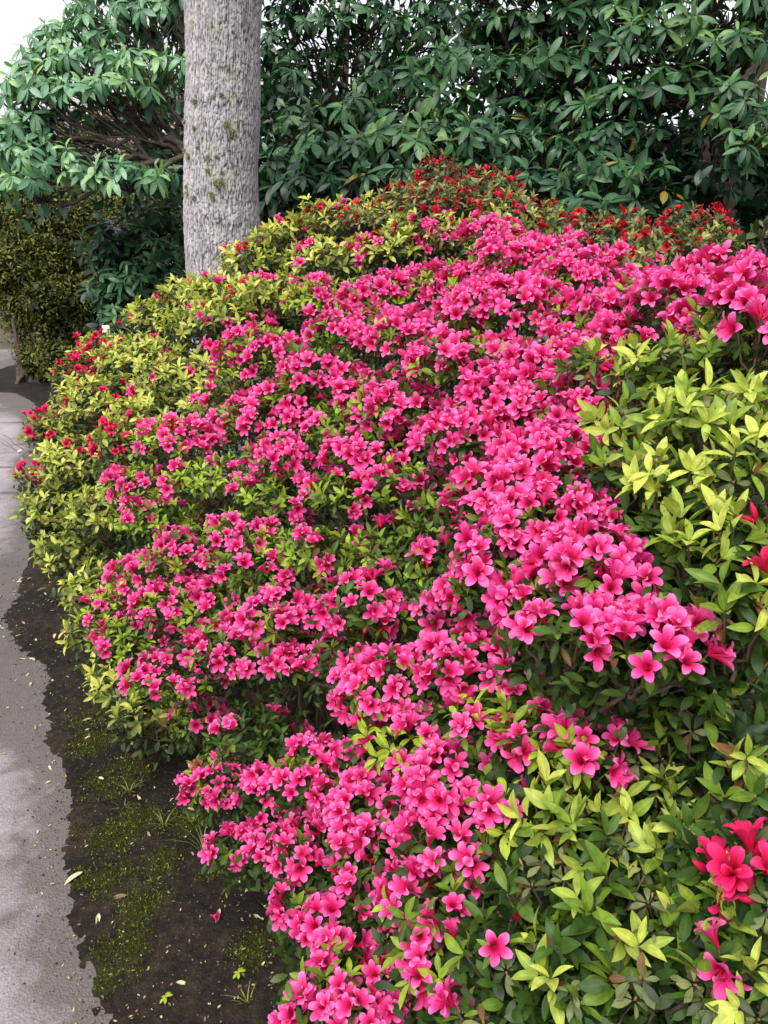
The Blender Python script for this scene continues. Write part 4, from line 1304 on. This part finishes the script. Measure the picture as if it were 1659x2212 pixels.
RH = {
 'left': [
  (-2.317,7.947,3.695,0.553,0.442,0.164,1,0.56),
  (-1.732,7.683,3.589,0.233,0.187,0.195,1,0.56),
  (-2.06,7.798,3.395,0.434,0.348,0.162,1,0.56),
  (-2.486,7.57,3.22,0.272,0.218,0.173,0.8,0.56),
  (-2.482,7.303,2.941,0.377,0.302,0.142,0.9,0.56),
  (-2.785,7.074,2.713,0.26,0.208,0.185,0.9,0.6100000000000001),
  (-1.836,7.035,2.872,0.292,0.234,0.134,1,0.6599999999999999),
  (-2.201,7.121,2.687,0.408,0.327,0.148,1,0.6599999999999999),
  (-2.98,7.087,2.46,0.245,0.196,0.188,0.9,0.6100000000000001),
  (-2.734,7.351,2.496,0.35,0.28,0.152,0.7,0.56),
  (-1.818,7.582,2.764,0.16,0.128,0.243,0.5,0.46),
  (-2.187,7.796,2.537,0.372,0.297,0.204,0.5,0.46),
  (-2.775,6.906,2.163,0.315,0.252,0.155,0.9,0.56),
  (-2.299,6.64,2.037,0.287,0.23,0.128,0.9,0.56),
  (-2.03,6.642,2.004,0.323,0.259,0.135,1,0.51),
  (-1.761,6.806,2.016,0.186,0.148,0.133,0.8,0.46),
  (-2.836,6.689,2.008,0.164,0.131,0.091,0.8,0.6100000000000001),
  (-2.294,7.963,3.2,0.488,0.391,0.235,0.5,0.46),
  (-2.79,7.659,3.275,0.178,0.142,0.083,0.5,0.56),
  (-2.585,7.593,3.437,0.136,0.109,0.049,0.8,0.56),
  (-3.075,6.986,2.292,0.132,0.106,0.151,0.7,0.56),
  (-2.998,7.14,2.239,0.306,0.245,0.191,1,0.56),
  (-2.724,7.347,2.261,0.276,0.221,0.157,0.6,0.51),
  (-3.085,6.897,1.971,0.189,0.151,0.113,0.9,0.56),
  (-1.763,7.883,3.326,0.163,0.13,0.249,1,0.51),
  (-2.089,7.665,2.293,0.248,0.198,0.123,0.4,0.46),
  (-2.835,7.49,3.03,0.233,0.187,0.154,0.7,0.6100000000000001),
  (-3.005,7.137,2.69,0.17,0.136,0.132,0.9,0.6),
  (-2.823,7.497,3.135,0.156,0.124,0.096,0.7,0.6),
  (-2.966,7.303,2.924,0.115,0.092,0.096,0.6,0.6),
 ],
 'dark_low': [
  (-2.079,7.577,1.703,0.272,0.218,0.188,1,0.3),
  (-2.371,7.438,1.542,0.33,0.264,0.165,1,0.3),
  (-1.981,7.254,1.366,0.285,0.228,0.224,1,0.3),
  (-2.239,7.095,1.194,0.301,0.241,0.18,1,0.35),
  (-2.526,7.344,1.384,0.227,0.182,0.165,0.9,0.3),
  (-2.256,6.875,0.954,0.217,0.174,0.178,1,0.35),
  (-1.939,7.14,1.034,0.285,0.228,0.203,0.9,0.3),
  (-2.462,6.996,1.082,0.14,0.112,0.161,0.8,0.3),
 ],
 'top': [
  (-0.831,8.546,3.823,0.345,0.276,0.21,1,0.45),
  (-0.126,8.351,3.789,0.419,0.335,0.197,1,0.45),
  (0.457,8.085,3.733,0.326,0.26,0.198,1,0.45),
  (-0.949,8.534,3.574,0.262,0.21,0.172,0.8,0.4),
  (-0.566,8.407,3.467,0.302,0.241,0.168,0.7,0.4),
  (-0.126,8.22,3.479,0.356,0.285,0.181,0.9,0.45),
  (0.292,7.945,3.305,0.346,0.277,0.177,0.9,0.45),
  (0.002,8.083,3.151,0.293,0.235,0.164,0.7,0.4),
  (0.54,7.99,3.459,0.326,0.26,0.155,0.9,0.45),
  (-0.862,8.539,2.964,0.269,0.215,0.178,0.4,0.4),
  (0.415,7.839,3.065,0.285,0.228,0.16,0.7,0.45),
  (-1.027,8.524,3.28,0.221,0.177,0.269,0.8,0.4),
  (-0.643,8.743,3.245,0.273,0.218,0.204,0.5,0.4),
  (-0.912,8.208,2.985,0.215,0.172,0.172,0.8,0.4),
  (0.221,8.289,3.077,0.345,0.276,0.167,0.8,0.45),
  (-0.312,8.542,3.284,0.266,0.213,0.222,0.7,0.4),
 ],
 'middle': [
  (-0.238,6.357,2.392,0.335,0.268,0.148,1,0.45),
  (-0.586,6.412,2.369,0.222,0.177,0.153,0.9,0.4),
  (0.071,6.532,2.605,0.324,0.259,0.149,1,0.45),
  (0.445,6.37,2.501,0.268,0.214,0.131,0.9,0.45),
  (0.573,5.855,2.222,0.28,0.224,0.138,1,0.5),
  (0.193,5.869,2.195,0.342,0.274,0.153,1,0.5),
  (-0.253,5.832,2.104,0.327,0.261,0.148,1,0.4),
  (-0.605,5.996,2.076,0.226,0.181,0.145,0.9,0.35),
  (0.002,5.559,1.922,0.329,0.263,0.124,0.9,0.35),
  (-0.403,5.636,1.899,0.275,0.22,0.115,0.9,0.3),
  (0.549,5.533,1.948,0.239,0.192,0.119,0.9,0.35),
  (0.9,5.892,2.139,0.174,0.14,0.143,0.8,0.4),
  (-0.672,5.786,1.85,0.159,0.127,0.111,0.8,0.3),
 ],
 'right': [
  (0.847,7.167,3.448,0.395,0.316,0.206,1,0.45),
  (1.448,7.059,3.45,0.388,0.311,0.202,1,0.45),
  (1.992,6.809,3.351,0.375,0.3,0.196,1,0.5),
  (2.49,6.534,3.219,0.329,0.263,0.192,1,0.5),
  (0.975,7.058,3.151,0.377,0.302,0.17,0.9,0.45),
  (0.661,6.928,2.835,0.323,0.259,0.176,0.9,0.45),
  (1.064,6.687,2.741,0.33,0.264,0.162,0.9,0.5),
  (1.524,7.056,3.167,0.359,0.287,0.172,0.9,0.45),
  (1.342,6.589,2.769,0.324,0.259,0.166,1,0.5),
  (1.713,6.519,2.862,0.335,0.268,0.162,1,0.5),
  (2.072,6.448,2.95,0.346,0.276,0.193,1,0.55),
  (2.406,6.284,2.841,0.291,0.233,0.158,1,0.55),
  (1.78,6.406,2.553,0.318,0.255,0.147,0.9,0.5),
  (2.135,6.213,2.565,0.355,0.284,0.174,1,0.55),
  (2.497,6.01,2.43,0.222,0.178,0.191,1,0.5),
  (1.445,6.474,2.456,0.307,0.246,0.14,0.8,0.45),
  (1.043,6.687,2.487,0.282,0.226,0.157,0.8,0.4),
  (2.158,6.418,2.291,0.307,0.246,0.127,0.5,0.45),
  (2.489,5.791,2.157,0.171,0.137,0.124,0.9,0.5),
  (1.802,6.821,3.188,0.278,0.222,0.092,0.9,0.5),
  (2.74,6.514,3.068,0.134,0.107,0.153,0.7,0.5),
  (2.651,6.628,2.12,0.18,0.144,0.089,0.4,0.3),
  (2.644,6.794,1.859,0.297,0.237,0.148,0.35,0.25),
  (0.822,7.46,3.127,0.345,0.276,0.227,0.8,0.4),
  (1.326,7.067,2.611,0.334,0.267,0.144,0.8,0.4),
  (1.271,7.564,3.115,0.35,0.28,0.19,0.8,0.35),
 ],
 'lower': [
  (1.172,6.14,2.166,0.247,0.197,0.137,0.9,0.4),
  (1.612,6.182,2.232,0.296,0.237,0.136,0.9,0.4),
  (1.462,5.768,1.952,0.296,0.237,0.139,1,0.4),
  (1.056,5.613,1.883,0.229,0.183,0.146,1,0.35),
  (1.268,5.42,1.758,0.252,0.201,0.112,1,0.35),
  (1.513,5.316,1.726,0.147,0.117,0.094,0.9,0.35),
  (1.906,6.09,2.039,0.23,0.184,0.114,0.7,0.35),
  (2.072,6.11,1.823,0.201,0.161,0.1,0.5,0.25),
  (1.116,5.247,1.682,0.145,0.116,0.058,0.8,0.35),
 ],
}
BK = {
 'olive': [
  (-3.617,8.984,0.27,0.263,0.211,0.157),
  (-3.597,9.778,1.025,0.278,0.223,0.446),
  (-4.76,10.367,1.614,0.46,0.368,0.373),
  (-4.073,10.258,1.829,0.534,0.428,0.337),
  (-4.243,9.62,1.138,0.592,0.474,0.485),
  (-3.846,10.251,1.338,0.402,0.322,0.517),
  (-4.205,9.298,0.815,0.32,0.256,0.373),
  (-3.848,9.304,0.683,0.453,0.362,0.453),
  (-3.607,9.508,0.611,0.22,0.176,0.387),
  (-4.03,9.224,0.318,0.296,0.237,0.171),
  (-3.869,8.891,0.283,0.286,0.229,0.181),
  (-3.647,8.79,0.271,0.309,0.247,0.205),
  (-4.268,10.097,1.982,0.25,0.2,0.167),
  (-3.896,10.275,1.91,0.227,0.182,0.159),
  (-3.644,10.287,1.668,0.201,0.161,0.172),
  (-4.207,9.199,1.205,0.26,0.208,0.208),
  (-3.795,8.991,0.913,0.257,0.206,0.206),
  (-3.547,9.313,0.944,0.24,0.192,0.24),
  (-4.189,9.622,1.503,0.269,0.215,0.189),
  (-3.804,9.559,1.349,0.242,0.194,0.189),
  (-3.459,9.109,0.412,0.186,0.149,0.187),
  (-4.808,10.533,1.975,0.29,0.232,0.162),
 ],
 'olive_far': [
  (-2.934,11.494,2.108,0.471,0.377,0.314),
  (-3.377,11.419,1.926,0.44,0.352,0.251),
  (-3.931,11.981,2.071,0.395,0.316,0.197),
  (-2.791,11.288,1.684,0.314,0.251,0.251),
 ],
 'brown': [
  (-6.87,15.387,2.628,0.503,0.402,0.377),
  (-6.361,15.304,2.388,0.503,0.402,0.335),
  (-7.379,15.414,2.709,0.503,0.402,0.419),
  (-5.931,16.526,2.628,0.718,0.575,0.358),
  (-4.835,16.675,3.06,0.718,0.575,0.538),
  (-3.905,16.663,3.225,0.539,0.431,0.54),
  (-6.492,16.859,3.495,0.808,0.646,0.537),
  (-5.852,18.078,3.905,0.862,0.689,0.572),
  (-4.68,18.142,4.09,0.862,0.689,0.67),
  (-7.285,16.699,3.229,0.628,0.503,0.539),
 ],
 'back': [
  (-1.086,9.503,2.484,0.458,0.366,0.459),
  (-0.71,10.165,2.902,0.431,0.345,0.323),
  (-0.341,8.953,2.292,0.575,0.46,0.431),
  (0.347,9.019,2.434,0.622,0.498,0.43),
  (1.031,8.538,2.299,0.591,0.473,0.409),
  (1.592,8.281,2.233,0.531,0.425,0.488),
  (2.168,8.043,2.171,0.517,0.414,0.518),
  (2.737,8.012,2.128,0.474,0.379,0.474),
  (3.218,7.789,2.111,0.461,0.369,0.461),
  (3.382,7.433,1.931,0.244,0.195,0.53),
  (-1.113,8.729,1.961,0.287,0.23,0.287),
  (2.63,7.212,1.694,0.434,0.348,0.237),
  (3.115,7.003,1.614,0.233,0.187,0.194),
  (1.678,7.118,1.691,0.467,0.373,0.194),
  (0.737,7.784,1.911,0.628,0.503,0.292),
  (-0.133,8.103,1.886,0.655,0.524,0.305),
  (-1.394,11.33,3.227,0.419,0.335,0.542),
 ],
}
for v in PUFF.values():
    ALLP += v

# added backdrop shrubs behind everything, toned dark to stand for interior shade
for i, q in enumerate(BK['back']):
    lab = ["added shade-dark backdrop shrub, {}".format(w) for w in
           ("right of the grey trunk", "upper one right of the trunk", "above the middle rhododendron", "behind the middle of the rhododendron bank",
            "behind the red budded azalea top", "behind the hanging lower rhododendron", "under the right rhododendron", "in the dark hollow right of centre",
            "in the dark hollow near the right edge", "at the right edge", "low beside the trunk foot", "low behind the red buds at right",
            "low in the right corner behind the red azalea", "low behind the drooping leaves", "low behind the centre red buds", "low behind the yellow shoots", "right beside the trunk and farthest back")][i]
    small_leaved("backdrop_shrub", lab, [q], (q[0], q[1], 0), 'rhodo_leaf', "shrub", "added dark backdrop behind the rhododendrons", leaf=.12, per_m2=230, tone=.15, fill=260)
small_leaved("clipped_shrub", "large rounded olive-green shrub with tiny leaves beside the path", BK['olive'], (-4.0, 8.9, 0), 'hedge_leaf', "shrub", leaf=.055, per_m2=1150, tone=.5, max_obj=300, min_px=3.5)
small_leaved("mossy_shrub", "bright moss-green shrub seen under the left rhododendron limbs", BK['olive_far'], (-3.0, 10.3, 0), 'moss_leaf', "shrub", leaf=.05, per_m2=900, tone=.6)
small_leaved("brown_shrub", "distant brownish shrub at the left edge above the olive shrub", BK['brown'], (-6.0, 14, 0), 'brown_leaf', "shrub", leaf=.06, per_m2=500, tone=.4)

RG = "rhododendrons behind the azaleas"
rhododendron("rhododendron", "spreading rhododendron with haze-paled leaf colour and bare brown limbs left of the grey trunk", RH['left'], (-1.15, 6.7, 0.0), (-1.573, 7.122, 2.22), RG, mat='rhodo_haze_pale', leaf=.14, spacing=.165, depth_fill=.4, droop=.45, trunk_r=.05)
rhododendron("rhododendron", "low dark rhododendron between the olive shrub and the grey trunk", RH['dark_low'], (-1.9, 7.3, 0.0), (-2.176, 7.281, 1.146), RG, leaf=.125, spacing=.14, depth_fill=1.5)
rhododendron("rhododendron", "high thin rhododendron crown with sky showing right of the trunk top", RH['top'], (-0.455, 9.467, 0.0), (-0.428, 8.883, 2.725), RG, leaf=.14, spacing=.18, depth_fill=.4, trunk_r=.07)
rhododendron("rhododendron", "mid-height rhododendron with big drooping whorls just right of the trunk", RH['middle'], (-0.714, 6.627, 0.0), (-0.465, 6.557, 2.113), RG, leaf=.14, spacing=.165, depth_fill=1.0)
rhododendron("rhododendron", "tall dark rhododendron filling the upper right corner", RH['right'], (2.905, 6.627, 0.0), (2.785, 7.005, 2.8), RG, leaf=.145, spacing=.17, depth_fill=.6, trunk_r=.08)
rhododendron("rhododendron", "lower rhododendron drooping to the azaleas right of the red peak", RH['lower'], (1.857, 6.522, 0.0), (1.767, 6.367, 1.869), RG, leaf=.14, spacing=.165, depth_fill=1.0)

AG = "azaleas in the bank"
azalea("azalea", "pink azalea on top of the bank in front of the rhododendrons", PUFF['upper'], (.1, 2.5), AG, 'azalea_leaf', 'az', .027, .036, .040)
azalea("azalea", "bright pink azalea at the right edge beneath the dark rhododendron", PUFF['edge'], (.75, 1.6), AG, 'azalea_leaf', 'az', .027, .035, .040)
azalea("azalea", "densest deep-pink azalea sloping through the middle of the bank", PUFF['dense'], (.3, 1.4), AG, 'azalea_leaf', 'az', .026, .031, .036, dead=.02)
azalea("azalea", "pink azalea in flat leafy tiers leaning left towards the path", PUFF['tier'], (-.2, 1.95), AG, 'azalea_leaf', 'az', .026, .0345, .037)
azalea("azalea", "nearest pink azalea spilling low over the dark soil at the bottom", PUFF['low'], (.2, 1.5), AG, 'azalea_leaf', 'az', .026, .030, .0345)
azalea("azalea", "yellow-green azalea with a few red flowers along the path edge", PUFF['lime'], (-1.0, 3.3), AG, 'lime_leaf', 'az', .036, .047, .038, tone_var=.2, old=.12, red='crimson_petal', red_buds=.15, brown=.05, dead=.08, fill_size=.034)
azalea("azalea", "yellow-leaved azalea at the foot of the grey trunk", PUFF['lime_back'], (-.4, 3.5), AG, 'lime_leaf', 'az', .038, .049, .038, tone_var=.18, old=.1, brown=.05, dead=.08, fill_size=.034)
azalea("azalea", "tallest azalea with dark red buds rising to a peak before the rhododendrons", PUFF['red_peak'], (.35, 3.4), AG, 'grey_leaf', 'az', .030, .038, .034, red_buds=.85, brown=.06)
azalea("azalea", "azalea with small scarlet flowers at the back right under the rhododendron", PUFF['red_right'], (1.0, 3.0), AG, 'grey_leaf', 'az', .029, .040, .034, red_buds=.7, brown=.05)
azalea("azalea", "yellow-green leafy azalea with no pink flowers on the right side", PUFF['gold'], (.75, 1.35), AG, 'gold_leaf', 'azbig', .035, .0375, .038, tone_var=.2, old=.18, red_size=.048, red='crimson_petal', brown=.05, dead=.05, sub=.8, fill_size=.029)
azalea("azalea", "large-leaved green azalea in the bottom right corner with crimson flowers", PUFF['front'], (.6, 1.1), AG, 'gold_leaf', 'azbig', .033, .036, .037, tone_var=.26, old=.36, red_size=.048, red='crimson_petal', brown=.04, dead=.05, sub=.9, fill_size=.028)
small_leaved("twiggy_shrub", "thin pale-leaved shrub at the right edge below the dark rhododendron", PUFF['pale'], (1.3, 2.8, 0), 'grey_leaf', "shrub", leaf=.028, per_m2=600, tone=.7, max_obj=120, fill=30)

for rt, bs in PENDING:
    emit(rt, bs)

# ------------------------------------------------------------------ small things on the ground
def leaf_on_ground(name, label, x, y, size, tone, mat='fallen_leaf', cat='fallen leaf', group='fallen leaves on the soil', z=None):
    h, d = soil_h(np.array([x]), np.array([y]))
    zz_ = max(float(h[0]), 0.0) + .004 if z is None else z
    t = T['azbig'][int(rng.integers(0, 3))]
    o = add_obj(name, tpl_mesh('azbig', int(rng.integers(0, 3)), mat), None, (x, y, zz_), label=label, category=cat)
    if group:
        o['group'] = group
    o.rotation_euler = (rng.normal(0, .18), rng.normal(0, .3), rng.uniform(0, 6.28))
    o.scale = (size, size, size)
    o.color = (tone, 0, 0, 1)
    return o

def leaf_words(size, tone):
    return ("large" if size > .031 else "small" if size > .021 else "tiny"), ("cream-yellow" if tone > .8 else "dull yellow" if tone > .58 else "tan-brown")
ORD = "first second third fourth fifth sixth seventh eighth ninth tenth eleventh twelfth thirteenth fourteenth fifteenth sixteenth seventeenth eighteenth nineteenth twentieth".split()
bed = []
for i in range(105):
    y = 1.15 + 2.3 * rng.uniform(0, 1) ** .9
    cen = .32 if y < 1.9 else .12
    off = float(np.clip(rng.normal(cen, .16), -.05, .75))
    bed.append((y, off, rng.uniform(.012, .032), rng.uniform(.2, 1)))
count = {}
for y, off, size, tone in sorted(bed):
    a_, b_ = leaf_words(size, tone)
    where = "by the path edge" if off < .12 else "in mid bed" if off < .36 else "near the azaleas"
    k = (a_, b_, where)
    n_ = count.get(k, 0)
    count[k] = n_ + 1
    leaf_on_ground("fallen_leaf", "{} {} {} fallen leaf from picture bottom, on soil {}".format(ORD[min(n_, 19)], a_, b_, where), float(edge_x(y)) + off, y, size, tone, group="fallen leaves on the soil")
for i in range(9):
    y = 1.25 + .26 * i
    x = float(edge_x(y)) - rng.uniform(.05, .45)
    size, tone = rng.uniform(.014, .03), rng.uniform(.4, 1)
    a_, b_ = leaf_words(size, tone)
    leaf_on_ground("fallen_leaf", "{} {} leaf on the bare grey path, {} from the picture's bottom".format(a_, b_, ("first", "second", "third", "fourth", "fifth", "sixth", "seventh", "eighth", "ninth")[i]), x, y, size, tone, group="fallen leaves on the path")
for (x, y, _z), lab, tn, sz in (
        ((-0.622, 1.466, 0.0), "curled orange-brown dead leaf on the bare soil", .05, .04),
        ((-0.673, 1.418, 0.0), "whitish torn leaf near the path edge on dark soil", 1.0, .035),
        ((-0.758, 1.546, -0.0), "long yellow leaf lying alone near the path edge", .95, .05)):
    leaf_on_ground("fallen_leaf", lab, x, y, sz, tn, group=None)
x, y, _z = (-0.404, 1.392, 0.0)
ff = add_obj("fallen_flower", tpl_mesh('fl', 4, 'pink_petal'), None, (x, y, soil_h(np.array([x]), np.array([y]))[0][0] + .012), label="single crumpled pink flower dropped on the dark soil", category="flower")
ff.rotation_euler = (1.3, .3, 1.0)
ff.scale = (.035,) * 3

def blades(n, h, spread, w=.0022):
    V, Fq, A = [], [], []
    for i in range(n):
        a = rng.uniform(0, 6.28)
        lean = rng.uniform(.3, 1.2) * spread
        hh = h * rng.uniform(.5, 1.1)
        side = np.array([-math.sin(a), math.cos(a), 0]) * w
        b = np.array([math.cos(a), math.sin(a), 0])
        base = b * rng.uniform(0, .012)
        for j, t in enumerate((0, .4, .75, 1)):
            p = base + b * lean * t ** 1.6 * hh + np.array([0, 0, hh * (t - .35 * t * t * lean)])
            V += [p - side * (1 - t * .9), p + side * (1 - t * .9)]
            A += [(-1, t, 0), (1, t, 0)]
            if j:
                k = len(V)
                Fq.append((k - 4, k - 3, k - 1, k - 2))
    A = np.array(A, float)
    A[:, 2] = .6
    return np.array(V), np.array(Fq), A

for (x, y, _z), lab, n, h in (
        ((-0.734, 1.845, -0.0), "thin pale grass tuft on mossy soil level with the lowest lime shoots", 14, .06),
        ((-0.729, 1.779, -0.0), "small sparse grass tuft below the thin pale one", 9, .045),
        ((-0.595, 1.701, 0.0), "pale spreading grass tuft in the middle of the bare soil", 20, .07),
        ((-0.468, 1.609, -0.0), "tuft with long arching grass blades near the jutting pink branch", 16, .13),
        ((-0.522, 1.71, 0.0), "thin green grass tuft at the shaded edge of the azaleas", 12, .07),
        ((-0.283, 1.183, 0.0), "pale grass tuft near the bottom edge of the picture", 10, .06)):
    t = thing("grass_tuft", lab, "grass tuft", (x, y, float(soil_h(np.array([x]), np.array([y]))[0][0])), "grass tufts on the soil")
    v, f, a = blades(n, h * .62, 1.1, .0016)
    add_obj("blades", mesh_from("blades", v, f, M['moss_grass'], a), t, kind='stuff')
for (x, y, _z), lab in (((-0.311, 1.242, -0.0), "tiny bright green seedling on the bare soil"), ((-0.454, 1.192, 0.0), "tiny yellow-green seedling near the bottom of the soil")):
    t = thing("seedling", lab, "seedling", (x, y, float(soil_h(np.array([x]), np.array([y]))[0][0]) + .006))
    for k in range(6):
        a = k * 2.4
        o = add_obj("leaf", tpl_mesh('old', k % 2, 'azalea_leaf'), t, (0, 0, .004 * (k % 3)))
        o.rotation_euler = (.35, 0, a)
        o.scale = (.016,) * 3
        o.color = (.9, 0, 0, 1)

# low white-flowered plant between path and lime azalea
t = thing("white_flower_plant", "low plant with tiny white flowers between the far path and the azaleas", "plant", (-2.601, 6.25, 0.0))
V, Fs = [], []
pts = np.stack([rng.normal(0, .16, 160), rng.normal(.25, .4, 160), rng.uniform(.04, .22, 160)], 1)
for i in range(70):
    o = add_obj("flower", tpl_mesh('old', i % 2, 'white_petal'), t, pts[i])
    o.rotation_euler = rng.uniform(-1, 1, 3)
    o.scale = (rng.uniform(.03, .05),) * 3
V, Fq = tubes([curve(p * np.array([.7, .7, 0]) + [0, 0, .002], p, wob=.03, k=4, r0=.002, r1=.001) for p in pts], 3)
add_obj("stems", mesh_from("stems", V, Fq, M['moss_grass']), t, kind='stuff')

# white plant label on a stake
tx, ty, tz = (-2.002, 5.712, 0.887)
t = thing("plant_label", "small white plant label rising behind the lime azalea beside the path", "plant label", (tx, ty, 0))
def boxv(sx, sy, sz, b=.004):
    V = []
    for z in (0, sz):
        for (x, y) in ((-1, -1), (1, -1), (1, 1), (-1, 1)):
            V.append((x * sx / 2, y * sy / 2, z))
    return np.array(V), np.array([(0, 1, 5, 4), (1, 2, 6, 5), (2, 3, 7, 6), (3, 0, 4, 7), (4, 5, 6, 7), (3, 2, 1, 0)])
v, f = boxv(.012, .012, tz - .01)
add_obj("stake", mesh_from("stake", v, f, M['twig'], smooth=False), t)
v, f = boxv(.055, .008, .1)
v[6:, 2] += .006
add_obj("plate", mesh_from("plate", v, f, M['tag_white'], smooth=False), t, (0, -.012, tz - .035))
v, f = boxv(.014, .002, .012)
add_obj("mark", mesh_from("mark", v, f, M['tag_ink'], smooth=False), t, (.012, -.0175, tz + .035))

# background stems
for (x, y, z), lab, r_, lean in (((-0.48, 10.567, 3.009), "straight dark tree trunk showing against the sky right of the grey trunk", .06, .0),
                               ((3.17, 7.585, 3.258), "thick dark leaning trunk in the upper right corner", .17, -.35),
                               ((3.32, 7.63, 1.543), "dark upright trunk in the hollow near the right edge", .08, .05)):
    t = thing("background_trunk", lab, "tree", (x, y, 0))
    P = np.stack([lean * (np.linspace(0, 5, 14) - z) * -.4 + .03 * np.sin(np.linspace(0, 9, 14)), np.zeros(14), np.linspace(0, 5, 14)], 1)
    V, Fq = tubes([(P, np.linspace(r_ * 1.1, r_ * .85, 14))], 12)
    add_obj("trunk", mesh_from("trunk", V, Fq, M['rhodo_twig']), t)
    ps = []
    for k in range(7):
        j = int(rng.integers(6, 13))
        ps.append(curve(P[j], P[j] + rng.normal(0, 1, 3) * np.array([.9, .3, .3]) + [0, 0, .5], wob=.06, k=7, r0=r_ * .3, r1=.006))
    for p_ in ps:
        V, Fq = tubes([p_], 5)
        add_obj("branch", mesh_from("branch", V, Fq, M['rhodo_twig']), t)
